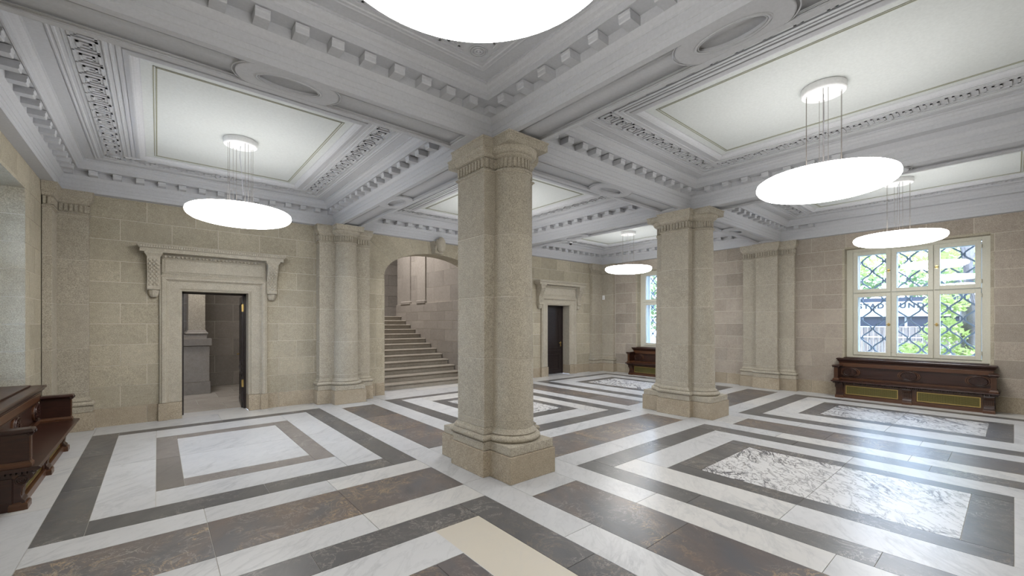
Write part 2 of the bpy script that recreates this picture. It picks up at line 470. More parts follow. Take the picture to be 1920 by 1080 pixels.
course_blocks(wall_left, put_left, 3.6, 9.165, [(WF0, WF1, WZ0 - .06, WZ1 + .02)], 8.75, 8.45)
# reveal stones of the three openings
for wall, xf, sg, wins in ((wall_right, XR, 1, ((WN0, WN1), (WF0, WF1))), (wall_left, XL, -1, ((WF0, WF1),))):
    mt = 'stone'
    for a, c in wins:
        for k in range(2, 10):
            z0, z1 = max(COURSE[k], WZ0), min(COURSE[k + 1], WZ1)
            xa, xb = sorted((xf - sg * .006, xf + sg * .60))
            piece('reveal_stone', mt, wall, xa, xb, a - .04, a + .006, z0 + J, z1 - J)
            piece('reveal_stone', mt, wall, xa, xb, c - .006, c + .04, z0 + J, z1 - J)
        for i in range(3):
            q0, q1 = a + (c - a) * i / 3, a + (c - a) * (i + 1) / 3
            piece('reveal_stone', mt, wall, xa, xb, q0 + J, q1 - J, WZ1 - .006, WZ1 + .04)
wall_front = MB().box(XL - .7, XR + .7, YF - .3, YF, 0, 4.4).build('wall_front', 'stone'); tag(wall_front, kind='structure')

# ================================================================== CEILING
ceiling = MB().box(XL - .7, XR + .7, YF - .3, YB + WT, ZC + .14, ZC + .30).build('ceiling', 'plaster'); tag(ceiling, kind='structure')
# profile: p = distance from the beam face into the coffer
FASCIA = [(0, ZS), (0, 3.866), (-.0, 3.866), (.006, 3.870), (.006, 3.915), (.012, 3.918), (.012, 3.99), (.020, 3.994), (.022, 4.008)]
OGEE = [(.022, 4.008), (.030, 4.018), (.048, 4.036), (.056, 4.046), (.056, 4.128)]
CORONA = [(.056, 4.128), (.205, 4.128), (.208, 4.122), (.222, 4.122), (.222, 4.178), (.230, 4.182), (.232, 4.192), (.246, 4.205), (.270, 4.218),
          (.288, 4.236), (.290, 4.246), (.300, 4.248), (.300, 4.268)]
SOFFB = [(.300, 4.268), (.425, 4.268), (.425, 4.258), (.437, 4.256), (.447, 4.262), (.458, 4.262), (.466, 4.254), (.482, 4.254), (.49, 4.262), (.515, 4.262),
         (.520, 4.257), (.530, 4.257), (.530, 4.270), (.775, 4.270), (.775, 4.257), (.786, 4.257), (.790, 4.262), (.82, 4.262), (.823, 4.254), (.838, 4.254),
         (.842, 4.262), (.866, 4.262), (.870, 4.250), (.890, 4.246), (.912, 4.246), (.916, 4.236), (.945, 4.226), (.958, 4.222), (.970, 4.222)]
FRAME = [(.970, 4.222), (.975, 4.226), (.990, 4.230), (1.010, 4.242), (1.022, 4.258), (1.026, 4.262), (1.036, 4.262), (1.036, 4.270)]
def modillion():
    b = MB()   # local: y = projection from the frieze, z down from corona
    b.prism([(0, -.008), (.145, -.008), (.145, -.030), (.138, -.040), (.138, -.072), (.130, -.080), (0, -.080)], -.052, .052, 'x')
    me = b.mesh('modillion'); me.materials.append(M['plaster']); return me
MOD = modillion()
def key_side(b, L, flip):
    """relief meander along one side: local s 0..L, t 0..1 across"""
KW = .008
def add_key(b, P, L):
    """P(s,t)->(x,y); band of width .245"""
    u = .235; n = max(1, round((L - .5) / u)); u = (L - .5) / n
    def bar(s0, t0, s1, t1):
        a, c = sorted((s0, s1)); d, e = sorted((t0, t1))
        h = .010
        x0, y0 = P(a - h, d - h); x1, y1 = P(c + h, e + h)
        b.box(min(x0, x1), max(x0, x1), min(y0, y1), max(y0, y1), ZC - .0055, ZC + .008)
    t = [.035, .078, .122, .166, .210]
    for i in range(n):
        s = .25 + i * u
        q = lambda k: s + u * k
        bar(q(0), t[0], q(0), t[4]); bar(q(0), t[4], q(.76), t[4]); bar(q(.76), t[4], q(.76), t[1]); bar(q(.28), t[1], q(.76), t[1])
        bar(q(.28), t[1], q(.28), t[3]); bar(q(.28), t[3], q(.52), t[3]); bar(q(.52), t[2], q(.52), t[3])
        bar(q(0), t[0], q(1), t[0])
def rosette(parent, x, y):
    b = MB()
    for r, h in ((.085, .006), (.06, .010), (.03, .014)):
        pts = [(x + r * math.cos(a), y + r * math.sin(a), ZC - .002) for a in [2 * math.pi * i / 24 for i in range(24)]]
        b.tube(pts, h * .8, 5, True)
    b.lathe([(.0005, ZC - .016), (.010, ZC - .014), (.014, ZC)], x, y, 12)
    b.build('rosette', 'plaster', parent)
FOFF = .235
def coffer(x0, x1, y0, y1, skip=lambda x, y: False):
    rect = (x0, x1, y0, y1)
    cof = MB().loft(rect, CORONA, False, True).build('coffer', 'plaster', ceiling)
    MB().loft(rect, FASCIA, False, True).build('architrave', 'plaster', cof)
    MB().loft(rect, OGEE, False, True).build('bed_moulding', 'plaster', cof)
    MB().loft(rect, SOFFB, False, True).build('ceiling_band', 'plaster', cof)
    MB().loft(rect, FRAME, False, True).build('panel_moulding', 'plaster', cof)
    p = 1.034
    MB().box(x0 + p, x1 - p, y0 + p, y1 - p, 4.2675, 4.29).build('panel_field', 'field', cof)
    for p0, p1 in ((1.128, 1.137), (1.150, 1.163)):
        b = MB(); a0, a1, b0, b1 = x0 + p0, x1 - p0, y0 + p0, y1 - p0; t = p1 - p0
        for q in ((a0, a1, b0, b0 + t), (a0, a1, b1 - t, b1), (a0, a0 + t, b0, b1), (a1 - t, a1, b0, b1)): b.box(*q, 4.264, 4.27)
        b.build('border_line', 'olive', cof)
    k0 = .53; lx, ly = x1 - x0 - 2 * k0, y1 - y0 - 2 * k0
    b = MB()
    add_key(b, lambda s, t: (x0 + k0 + s, y0 + k0 + t), lx); add_key(b, lambda s, t: (x0 + k0 + s, y1 - k0 - t), lx)
    add_key(b, lambda s, t: (x0 + k0 + t, y0 + k0 + s), ly); add_key(b, lambda s, t: (x1 - k0 - t, y0 + k0 + s), ly)
    b.build('meander_frieze', 'plaster', cof, kind='stuff')
    for sx in (x0 + .652, x1 - .652):
        for sy in (y0 + .652, y1 - .652): rosette(cof, sx, sy)
    # modillion blocks
    c = .108
    def mod(x, y, rz):
        if skip(x, y): return
        o = bpy.data.objects.new('modillion', MOD); COL.objects.link(o); o.parent = cof
        o.location = (x, y, 4.128); o.rotation_euler = (0, 0, rz)
    nx = round((x1 - x0 - 2 * c) / .288); ny = round((y1 - y0 - 2 * c) / .300)
    for i in range(1, nx):
        x = x0 + c + (x1 - x0 - 2 * c) * i / nx
        mod(x, y0 + .056, 0); mod(x, y1 - .056, math.pi)
    for i in range(1, ny):
        y = y0 + c + (y1 - y0 - 2 * c) * i / ny
        mod(x0 + .056, y, -math.pi / 2); mod(x1 - .056, y, math.pi / 2)
    for sx, sy in ((x0, y0), (x1, y0), (x1, y1), (x0, y1)):
        dx = 1 if sx == x0 else -1; dy = 1 if sy == y0 else -1
        xa, xb = sorted((sx + dx * .056, sx + dx * .16)); ya, yb = sorted((sy + dy * .056, sy + dy * .16))
        MB().box(xa, xb, ya, yb, 4.048, 4.12).build('corner_modillion', 'plaster', cof)
    return cof
fx = [(XL + .145, C1 - FOFF), (C1 + FOFF, C2 - FOFF), (C2 + FOFF, XR - .145)]
fy = [(CY0 + FOFF, CY - FOFF), (CY + FOFF, YB - .145)]
for i, (a, b_) in enumerate(fx):
    for j, (c, d) in enumerate(fy):
        coffer(a, b_, c, d, (lambda x, y: y < .35 * x - 1.2 or (x < 0 and y < 1.2)) if j == 0 else (lambda x, y: False))
# flat undersides along the walls and behind the camera
MB().box(XL + .001, XL + .1435, YF, YB, ZS, ZS + .03).build('wall_soffit', 'plaster', ceiling)
MB().box(XR - .1435, XR - .001, YF, YB, ZS, ZS + .03).build('wall_soffit', 'plaster', ceiling)
MB().box(XL + .145, XR - .145, YB - .1435, YB - .001, ZS, ZS + .03).build('wall_soffit', 'plaster', ceiling)
MB().box(XL + .145, XR - .145, YF, CY0 + FOFF - .0015, ZS, ZS + .03).build('wall_soffit', 'plaster', ceiling)
# beam soffits with sunk panels and an oval boss; built along local x, centred
def beam(L, cx, cy, rz):
    """L = clear length between node squares"""
    root = empty('beam', (cx, cy, 0), rz); root.parent = ceiling
    h = L / 2 - .001; wd = FOFF - .0015; z = ZS; rail = .062; dp = .038
    pa = h - .30                      # panel end
    b = MB()
    b.box(-h, h, -wd, wd, z + dp, z + dp + .02)                      # sunk ground
    b.build('sunk_panel', 'plaster', root)
    b = MB()
    for s in (-1, 1):
        y0, y1 = sorted((s * wd, s * (wd - rail))); b.box(-h, h, y0, y1, z, z + dp + .01)
        x0, x1 = sorted((s * h, s * pa)); b.box(x0, x1, -wd + rail, wd - rail, z, z + dp + .01)
    b.build('soffit_rail', 'plaster', root)
    iw = wd - rail
    # mouldings inside the sunk panel
    b = MB()
    for s in (-1, 1):
        for e, t in ((0, .007), (.022, .005), (.036, .004)):
            yy = s * (iw - e)
            for q in (-1, 1): b.tube([(q * (pa - e), yy, z + .014), (q * .36, yy, z + .014)], t, 5)
            b.tube([(s * (pa - e), -(iw - e), z + .014), (s * (pa - e), iw - e, z + .014)], t, 5)
    b.build('panel_bead', 'plaster', root)
    # boss: clipped ellipse with an oval hole
    A_, B_ = .40, .26; a_, c_ = .255, .120
    n = 48; out = []; inn = []
    for i in range(n):
        t = 2 * math.pi * i / n
        y = max(-iw, min(iw, B_ * math.sin(t))); out.append((A_ * math.cos(t), y)); inn.append((a_ * math.cos(t), c_ * math.sin(t)))
    vs = [(x, y, z + .001) for x, y in out] + [(x, y, z + .001) for x, y in inn] + [(x, y, z + dp + .005) for x, y in out] + [(x, y, z + dp + .005) for x, y in inn]
    fs = []
    for i in range(n):
        j = (i + 1) % n
        fs += [(i, j, n + j, n + i), (i, j, 2 * n + j, 2 * n + i), (n + i, n + j, 3 * n + j, 3 * n + i)]
    b = MB(); b.add(vs, fs)
    boss = b.build('oval_boss', 'plaster', root)
    b = MB()
    for k, t in ((1.0, .010), (1.07, .006), (.93, .005)):
        b.tube([(a_ * k * math.cos(2 * math.pi * i / n), c_ * (1 + (k - 1) * 2) * math.sin(2 * math.pi * i / n), z + .004) for i in range(n)], t, 5, True)
    for s in (-1, 1):
        for k, t in ((1.0, .010), (1.08, .006)):
            am = math.asin(min(1, iw / B_))
            b.tube([(s * A_ * k * math.cos(q), B_ * math.sin(q), z + .010) for q in [-am + 2 * am * i / 14 for i in range(15)]], t, 5)
    b.build('boss_moulding', 'plaster', boss)
    return root
for cx, L in (((XL + .145 + C1 - FOFF) / 2, C1 - FOFF - XL - .145), ((C1 + C2) / 2, C2 - C1 - 2 * FOFF), ((C2 + FOFF + XR - .145) / 2, XR - .145 - C2 - FOFF)):
    beam(L, cx, CY, 0)
for xx in (C1, C2):
    beam(YB - .145 - CY - FOFF, xx, (CY + FOFF + YB - .145) / 2, math.pi / 2)
    beam(CY - CY0 - 2 * FOFF, xx, (CY + CY0) / 2, math.pi / 2)
    MB().box(xx - FOFF + .0015, xx + FOFF - .0015, CY - FOFF + .0015, CY + FOFF - .0015, ZS, ZS + .03).build('beam_node', 'plaster', ceiling)

# ================================================================== COLUMNS
DRUMS = [.53, .615, 1.315, 2.015, 2.72, 3.42]
def cr(z):                                   # shaft radius with entasis
    t = (z - .5) / 2.95; return .250 - .035 * max(0, t) ** 1.5
def round_parts(root, cy, yA, yB, half=.336, ab=.292):
    """engaged round column with axis (0,cy); plinth reaches from yA to yB"""
    MB().box(-half, half, yA, yB, 0, .288).build('plinth', 'stone_base', root, .006)
    ins = .018; s = 1 if yB > abs(yA) or yA >= 0 else -1
    y0, y1 = (yA, yB - ins) if s > 0 else (yA + ins, yB)
    MB().box(-half + ins, half - ins, y0, y1, .292, .386).build('plinth_cap', 'stone_col', root, .004)
    pr = [(.300, .386)] + [(.276 + .054 * math.sin(math.pi * i / 8), .386 + .078 * (1 - math.cos(math.pi * i / 8)) / 2) for i in range(1, 8)] + \
         [(.270, .465), (.270, .470), (.286, .470), (.286, .485), (.274, .486), (.272, .494), (.260, .505), (.255, .525), (.2515, .53)]
    MB().lathe(pr, 0, cy, 40).build('torus_base', 'stone_col', root)
    for z0, z1 in zip(DRUMS, DRUMS[1:]):
        n = 5; MB().lathe([(cr(z0 + (z1 - z0) * i / n), (z0 + .003) + (z1 - z0 - .006) * i / n) for i in range(n + 1)], 0, cy, 40).build('drum', 'stone_col', root)
    MB().lathe([(cr(z) - .004, z) for z in (.5, 1.3, 2.0, 2.7, 3.45)], 0, cy, 32).build('mortar_core', 'mortar', root)
    rt = cr(3.42)
    pr = [(rt, 3.42), (rt + .004, 3.432)] + [(rt + .004 + .020 * math.sin(math.pi * i / 6), 3.436 + .030 * (1 - math.cos(math.pi * i / 6)) / 2) for i in range(7)] + \
         [(rt - .010, 3.470), (rt - .010, 3.600), (rt + .010, 3.602), (rt + .010, 3.612), (rt + .018, 3.614), (rt + .018, 3.624)] + \
         [(rt + .018 + .060 * math.sin(math.pi / 2 * i / 6), 3.626 + .074 * (1 - math.cos(math.pi / 2 * i / 6))) for i in range(7)]
    cap = MB().lathe(pr, 0, cy, 40).build('capital', 'stone_col', root)
    b = MB()
    for i in range(28):
        a = 2 * math.pi * (i + .5) / 28
        c, s_ = math.cos(a), math.sin(a); r = rt - .010; t = .0125
        p = [(r * c - t * s_, r * s_ + t * c), (r * c + t * s_, r * s_ - t * c), ((r + .014) * c + t * s_, (r + .014) * s_ - t * c), ((r + .014) * c - t * s_, (r + .014) * s_ + t * c)]
        b.prism([(x, y + cy) for x, y in p], 3.482, 3.588, 'z')
    b.build('neck_flutes', 'stone_col', cap)
    e = .304
    y0, y1 = (cy - .20, cy + e) if s > 0 else (cy - e, cy + .20)
    MB().loft((-ab, ab, y0, y1), [(-.012, 3.700), (-.004, 3.704), (-.004, 3.785), (.006, 3.790), (.006, ZS - .001)]).build('abacus', 'stone_col', root)
def pier_parts(root, rect, pl=.060, flutes='xX', clamp=None):
    x0, x1, y0, y1 = rect
    MB().loft(rect, [(pl + .022, 0), (pl + .022, .288)], clamp=clamp).build('plinth', 'stone_base', root, .006)
    MB().loft(rect, [(pl + .004, .292), (pl + .004, .386)], clamp=clamp).build('plinth_cap', 'stone_col', root, .004)
    pr = [(.035, .386)] + [(.020 + .048 * math.sin(math.pi * i / 8), .386 + .078 * (1 - math.cos(math.pi * i / 8)) / 2) for i in range(1, 8)] + \
         [(.018, .465), (.018, .470), (.034, .470), (.034, .485), (.024, .486), (.022, .494), (.010, .505), (.004, .525), (0, .53)]
    MB().loft(rect, pr, clamp=clamp).build('torus_base', 'stone_col', root)
    for z0, z1 in zip(DRUMS, DRUMS[1:]):
        MB().box(x0, x1, y0, y1, z0 + .003, z1 - .003).build('drum', 'stone_col', root, .004)
    e = .005
    MB().box(x0 + e, x1 - e, y0 + e, y1 - e, .5, 3.45).build('mortar_core', 'mortar', root)
    pr = [(0, 3.42), (.004, 3.432)] + [(.004 + .018 * math.sin(math.pi * i / 6), 3.436 + .030 * (1 - math.cos(math.pi * i / 6)) / 2) for i in range(7)] + \
         [(-.008, 3.470), (-.008, 3.600), (.008, 3.602), (.006, 3.612), (.013, 3.614), (.013, 3.624), (.018, 3.64), (.040, 3.668), (.048, 3.700), (.054, 3.704), (.054, 3.785), (.064, 3.790), (.064, ZS - .001)]
    cap = MB().loft(rect, pr, clamp=clamp).build('capital', 'stone_col', root)
    b = MB()
    n = max(2, round((y1 - y0) / .058)); m = max(2, round((x1 - x0) / .058))
    for i in range(n):
        y = y0 + (y1 - y0) * (i + .5) / n
        if 'x' in flutes: b.box(x0 - .013, x0 + .01, y - .016, y + .016, 3.484, 3.586)
        if 'X' in flutes: b.box(x1 - .01, x1 + .013, y - .016, y + .016, 3.484, 3.586)
    for i in range(m):
        x = x0 + (x1 - x0) * (i + .5) / m
        if 'y' in flutes: b.box(x - .016, x + .016, y0 - .013, y0 + .01, 3.484, 3.586)
        if 'Y' in flutes: b.box(x - .016, x + .016, y1 - .01, y1 + .013, 3.484, 3.586)
    b.build('neck_flutes', 'stone_col', cap)
col1 = empty('column', (C1, CY, 0))
pier_parts(col1, (-.368, .368, -.272, .272), .038, 'xXyY')
round_parts(col1, -.323, -.698, 0.0); round_parts(col1, .323, 0.0, .703)
tag(col1, 'nearest free-standing sandstone pier with round half columns, in the middle of the hall', 'column', 'free-standing columns')
col2 = copy_tree(col1); col2.location = (C2, CY, 0)
tag(col2, 'farther free-standing sandstone pier with round half columns, in front of the far window', 'column', 'free-standing columns')
# engaged column on the door wall (local y points into the room)
eng = empty('engaged_column', (3.165, YB, 0), math.pi)
pier_parts(eng, (-.54, .54, .0098, .235), .040, 'xXY', (-9, 9, .0098, 9))
round_parts(eng, .262, .0098, .575)
tag(eng, 'round column against the door wall with a pilaster on either side, left of the stair arch', 'column', 'engaged columns')
eng2 = copy_tree(eng); eng2.location = (7.82, YB, 0)
tag(eng2, 'round column against the door wall, hidden behind the nearest pier', 'column', 'engaged columns')
# stepped pilaster on the window wall (local y into the room, rotated)
pil = empty('pilaster', (XR, 4.175, 0), math.pi / 2)
pier_parts(pil, (-.612, .612, .0098, .115), .040, 'xXY', (-9, 9, .0098, 9))
pier_parts(pil, (-.258, .258, .0098, .205), .040, 'xXY', (-9, 9, .0098, 9))
tag(pil, 'wide stepped sandstone pilaster on the window wall beside the large window', 'pilaster', 'pilasters')
# corner pilasters
cpl = empty('corner_pilaster', (XL, YB, 0))
pier_parts(cpl, (.0098, .112, -.52, -.0098), .045, 'Xy', (.0098, 9, -9, -.0098))
pier_parts(cpl, (.0098, .462, -.13, -.0098), .045, 'Xy', (.0098, 9, -9, -.0098))
tag(cpl, 'L-shaped corner pilaster behind the wooden bench at the left', 'pilaster', 'pilasters')
cpr = empty('corner_pilaster', (XR, YB, 0))
pier_parts(cpr, (-.68, -.0098, -.13, -.0098), .045, 'xy', (-9, -.0098, -9, -.0098))
pier_parts(cpr, (-.13, -.0098, -.60, -.0098), .045, 'xy', (-9, -.0098, -9, -.0098))
tag(cpr, 'corner pilaster in the far corner between the closed door and the far window', 'pilaster', 'pilasters')

# ================================================================== DOORS
def make_door(name, cx, leaf):
    root = empty(name, (cx, YB, 0), math.pi)
    w_, tp = DW, DT
    prof = [(0, -.30), (0, .012), (.022, .012), (.030, .024), (.046, .024), (.048, .036), (.195, .036), (.200, .050), (.212, .052), (.226, .078), (.240, .088), (.278, .088), (.290, .070), (.313, .062), (.313, -.02)]
    vs = []
    for o, y in prof:
        ot = o * .82
        vs += [(-w_ - o, y, .31), (-w_ - o, y, tp + ot), (w_ + o, y, tp + ot), (w_ + o, y, .31)]
    fs = []
    for j in range(len(prof) - 1):
        for i in range(3): fs.append((j * 4 + i, j * 4 + i + 1, j * 4 + 5 + i, j * 4 + 4 + i))
    b = MB(); b.add(vs, fs); b.build('architrave', 'stone_carved', root)
    for s in (-1, 1):
        x0, x1 = sorted((s * w_, s * (w_ + .325)))
        MB().box(x0, x1, -.30, .050, 0, .305).build('plinth_block', 'stone_base', root, .004)
        x0, x1 = sorted((s * (w_ + .20), s * (w_ + .332)))
        MB().box(x0, x1, -.02, .078, 0, .305).build('plinth_block', 'stone_base', root, .004)
    fr = MB().box(-.80, .80, -.02, .050, 2.545, 2.93).build('frieze', 'stone_carved', root)
    MB().box(-.755, .755, .03, .062, 2.625, 2.838).build('frieze_panel', 'stone_carved', fr, .004)
    q = MB()
    for aa in ((-.79, .79, 2.598, 2.612), (-.79, .79, 2.850, 2.864), (-.79, -.776, 2.598, 2.864), (.776, .79, 2.598, 2.864)): q.box(aa[0], aa[1], .03, .066, aa[2], aa[3])
    q.build('frieze_border', 'stone_carved', fr)
    # egg and dart bed moulding
    b = MB().box(-.80, .80, .03, .075, 2.905, 2.935)
    n = 26
    for i in range(n):
        x = -.78 + 1.56 * (i + .5) / n
        b.lathe([(.004, 2.868), (.020, 2.876), (.024, 2.892), (.022, 2.908)], x, .062, 8)
        b.box(x + .027, x + .033, .05, .078, 2.868, 2.908)
    b.build('egg_and_dart', 'stone_carved', root)
    sh = MB().loft((-1.085, 1.085, -.02, .255), [(.0, 2.935), (.0, 2.995), (.008, 2.998), (.012, 3.004), (.036, 3.04), (.040, 3.048), (.040, 3.056)]).build('cornice_shelf', 'stone_carved', root)
    b = MB(); n = 64
    for i in range(n):
        x = -1.08 + 2.16 * (i + .5) / n
        b.prism([(x - .015, 3.006), (x + .015, 3.006), (x + .006, 3.046), (x - .006, 3.046)], .262, .292, 'y')
    b.build('leaf_moulding', 'stone_carved', sh)
    # scroll brackets
    for s in (-1, 1):
        x = s * .905
        br = MB().prism([(.0, 2.865), (.225, 2.865), (.228, 2.80), (.215, 2.74), (.180, 2.68), (.140, 2.61), (.112, 2.53), (.105, 2.45), (.118, 2.38), (.140, 2.335), (.135, 2.305), (.11, 2.29), (0, 2.29)], x - .086, x + .086, 'x').build('bracket', 'stone_carved', root)
        MB().loft((x - .090, x + .090, -.02, .225), [(.0, 2.862), (.006, 2.870), (.010, 2.884), (.030, 2.912), (.032, 2.936)]).build('bracket_cap', 'stone_carved', br)
        b = MB(); ys = [(.228, 2.80), (.215, 2.74), (.180, 2.68), (.140, 2.61), (.112, 2.53), (.105, 2.45), (.118, 2.38)]
        for k in range(13):
            t = k / 12 * (len(ys) - 1); i = min(int(t), len(ys) - 2); f = t - i
            yy = ys[i][0] * (1 - f) + ys[i + 1][0] * f; zz = ys[i][1] * (1 - f) + ys[i + 1][1] * f
            for c in ((-.03, .03) if k % 2 else (-.052, 0, .052)):
                b.lathe([(.004, zz + .030), (.020, zz + .012), (.024, zz - .008), (.012, zz - .024), (.002, zz - .030)], x + c, yy - .004, 6)
        b.build('scale_ornament', 'stone_carved', br)
        MB().lathe([(.01, 2.165), (.045, 2.175), (.066, 2.21), (.078, 2.255), (.080, 2.285), (.06, 2.292)], x, .045, 9, smooth=False).build('leaf_drop', 'stone_carved', br)
    # dark wooden frame in the recess
    b = MB(); t = .035
    b.box(-w_, -w_ + t, -.36, -.285, 0, tp); b.box(w_ - t, w_, -.36, -.285, 0, tp); b.box(-w_, w_, -.36, -.285, tp - t, tp)
    b.build('door_frame', 'wood_d', root)
    lw = 2 * w_ - 2 * t
    lf = empty('leaf'); lf.parent = root
    b = MB().box(0, lw, -.02, .02, .012, tp - t)
    lm = b.build('door_panel', 'wood_d', lf)
    for z0, z1 in ((.14, .66), (.86, 2.13)):
        for sd in (-1, 1):
            q = MB()
            x0, x1 = .14, lw - .14
            for a in ((x0, x1, z0, z0 + .03), (x0, x1, z1 - .03, z1), (x0, x0 + .03, z0, z1), (x1 - .03, x1, z0, z1)):
                y0, y1 = sorted((sd * .018, sd * .032)); q.box(a[0], a[1], y0, y1, a[2], a[3])
            q.build('panel_moulding', 'wood_d', lf)
    for sd in (-1, 1):
        y0, y1 = sorted((sd * .018, sd * .034)); MB().box(.02, lw - .02, y0, y1, .012, .11).build('kick_rail', 'wood_d', lf)
        y0, y1 = sorted((sd * .018, sd * .036)); MB().box(.05, lw - .05, y0, y1, .72, .80).build('lock_rail', 'wood_d', lf)
        b = MB(); hx = lw - .06
        b.tube([(hx, sd * .02, 1.04), (hx, sd * .065, 1.04), (hx - .11, sd * .065, 1.04)], .010, 8); b.box(hx - .02, hx + .02, min(sd * .02, sd * .026), max(sd * .02, sd * .026), .92, 1.09)
        b.build('handle', 'brass', lf)
    for z in (.42, 1.95): MB().box(-.004, .016, -.030, .030, z, z + .15).build('hinge', 'brass', lf)
    if leaf == 'closed':
        lf.location = (w_ - t, -.325, 0); lf.rotation_euler = (0, 0, math.pi)
    else:                                    # swung into the next room about the jamb at local -x
        lf.location = (-w_ + t, -.37, 0); lf.rotation_euler = (0, 0, R(-94.5))
    tag(root, kind='structure')
    return root
door_1 = make_door('door_1', D1, 'open'); tag(door_1, 'stone-framed doorway at the left with its dark leaf swung open')
door_2 = make_door('door_2', D2, 'closed'); tag(door_2, 'stone-framed doorway with a closed black-brown panelled door near the far corner')

# ================================================================== KEYSTONE HEAD
def keystone():
    root = empty('keystone_head', (acx, YB, 3.50))
    MB().prism([(-.11, .0), (.11, .0), (.155, .305), (-.155, .305)], -.20, -.007, 'y').build('keystone_block', 'stone_carved', root)
    n, m = 40, 28; vs = []; fs = []
    def bumpf(x, z, cx, cz, sx, sz): return math.exp(-((x - cx) / sx) ** 2 - ((z - cz) / sz) ** 2)
    for j in range(m + 1):
        v = math.pi * j / m
        for i in range(n):
            u = 2 * math.pi * i / n
            x, y, z = math.sin(v) * math.sin(u), -math.sin(v) * math.cos(u), math.cos(v)
            # narrower jaw, pointed beard
            k = 1.0 - .28 * max(0, -z) ** 1.3
            X, Y, Z = x * .118 * k, y * .13, z * .20
            if y < 0:
                d = 0
                d += .040 * bumpf(x, z, 0, -.02, .13, .28)          # nose
                d += .016 * bumpf(x, z, 0, -.17, .20, .09)
                d += .016 * bumpf(x, z, 0, .33, .75, .10)           # brow
                d -= .026 * (bumpf(x, z, -.34, .16, .17, .10) + bumpf(x, z, .34, .16, .17, .10))
                d += .012 * (bumpf(x, z, -.34, .14, .09, .05) + bumpf(x, z, .34, .14, .09, .05))
                d += .012 * (bumpf(x, z, -.45, -.10, .18, .18) + bumpf(x, z, .45, -.10, .18, .18))
                d -= .014 * bumpf(x, z, 0, -.36, .24, .035)         # mouth
                d += .022 * bumpf(x, z, 0, -.30, .45, .05)          # moustache
                d += .030 * bumpf(x, z, 0, -.75, .55, .30) * (1 + .35 * math.sin(26 * x + 9 * z))
                Y -= d
            if z > .42 or abs(x) > .72: X *= 1 + .05 * math.sin(20 * z + 3 * u); Z *= 1.02
            vs.append((X, Y - .285, Z + .205))
    for j in range(m):
        for i in range(n): fs.append((j * n + i, j * n + (i + 1) % n, (j + 1) * n + (i + 1) % n, (j + 1) * n + i))
    b = MB(); b.add(vs, fs, True); b.build('head', 'stone_carved', root)
    for s in (-1, 1):
        for k in range(6):
            a = .2 + k * .24; z = .33 - k * .045; r = .030
            MB().lathe([(.003, z - r), (r * .8, z - r * .6), (r, z), (r * .8, z + r * .6), (.003, z + r)], s * (.078 + .045 * math.sin(a)), -.262 + .008 * k, 8).build('hair_curl', 'stone_carved', root)
    tag(root, 'carved bearded stone head on the keystone of the stair arch', 'sculpture')
keystone()

# ================================================================== STAIRS AND STAIR HALL
SX0, SX1, SY0 = 3.05, 6.92, 10.235
RISE, RUN, NS = .151, .365, 13
st = empty('staircase', (0, SY0, 0))
for i in range(NS):
    y = i * RUN; z = (i + 1) * RISE; dep = RUN + .05 if i < NS - 1 else 2.54
    b = MB().box(SX0, SX1 - .01, y, y + dep, max(0, z - RISE - .15), z - .045)
    s_ = b.build('step', 'stone_step', st)
    n = 5; nose = [(y - .030 - .018 * math.sin(math.pi * k / n), z - .042 + .042 * k / n) for k in range(n + 1)]
    MB().prism(nose + [(y + dep, z), (y + dep, z - .042)], SX0, SX1 - .01, 'x').build('tread', 'stone_step', s_)
tag(st, 'broad worn stone staircase rising beyond the arch', 'staircase')
HY0, HY1 = YB + WT, 17.2
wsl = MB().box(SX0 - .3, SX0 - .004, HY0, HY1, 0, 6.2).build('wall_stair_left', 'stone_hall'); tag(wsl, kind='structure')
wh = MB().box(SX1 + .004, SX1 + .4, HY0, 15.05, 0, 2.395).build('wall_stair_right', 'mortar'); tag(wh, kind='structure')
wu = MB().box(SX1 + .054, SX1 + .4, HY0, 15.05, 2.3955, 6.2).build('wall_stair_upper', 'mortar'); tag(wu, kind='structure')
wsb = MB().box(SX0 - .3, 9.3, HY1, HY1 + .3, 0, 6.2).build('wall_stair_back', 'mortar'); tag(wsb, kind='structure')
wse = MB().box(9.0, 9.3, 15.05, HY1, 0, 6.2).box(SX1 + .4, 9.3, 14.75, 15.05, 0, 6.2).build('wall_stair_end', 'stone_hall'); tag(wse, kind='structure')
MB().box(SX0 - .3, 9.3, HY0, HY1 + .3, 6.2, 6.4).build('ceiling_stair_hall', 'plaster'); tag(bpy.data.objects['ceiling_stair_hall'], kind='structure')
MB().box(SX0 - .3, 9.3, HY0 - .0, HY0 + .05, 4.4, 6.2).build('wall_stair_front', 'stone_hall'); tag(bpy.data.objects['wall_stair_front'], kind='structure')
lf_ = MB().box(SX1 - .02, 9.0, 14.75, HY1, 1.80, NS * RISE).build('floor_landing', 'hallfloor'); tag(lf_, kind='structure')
hz = [0, .44, .80, 1.16, 1.52, 1.80, 2.10, 2.395]
for k in range(len(hz) - 1):
    y = HY0 + .0; off = .45 if k % 2 else 0
    cuts = [HY0] + [HY0 + off + .9 * i for i in range(1, 6)] + [15.05]
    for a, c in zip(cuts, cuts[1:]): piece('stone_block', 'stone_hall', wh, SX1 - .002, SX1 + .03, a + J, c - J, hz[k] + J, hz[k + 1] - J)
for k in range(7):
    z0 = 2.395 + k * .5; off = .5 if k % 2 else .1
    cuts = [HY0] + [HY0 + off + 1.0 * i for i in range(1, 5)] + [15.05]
    for a, c in zip(cuts, cuts[1:]): piece('stone_block', 'stone_hall', wu, SX1 + .050, SX1 + .08, a + J, c - J, z0 + J, z0 + .5 - J)
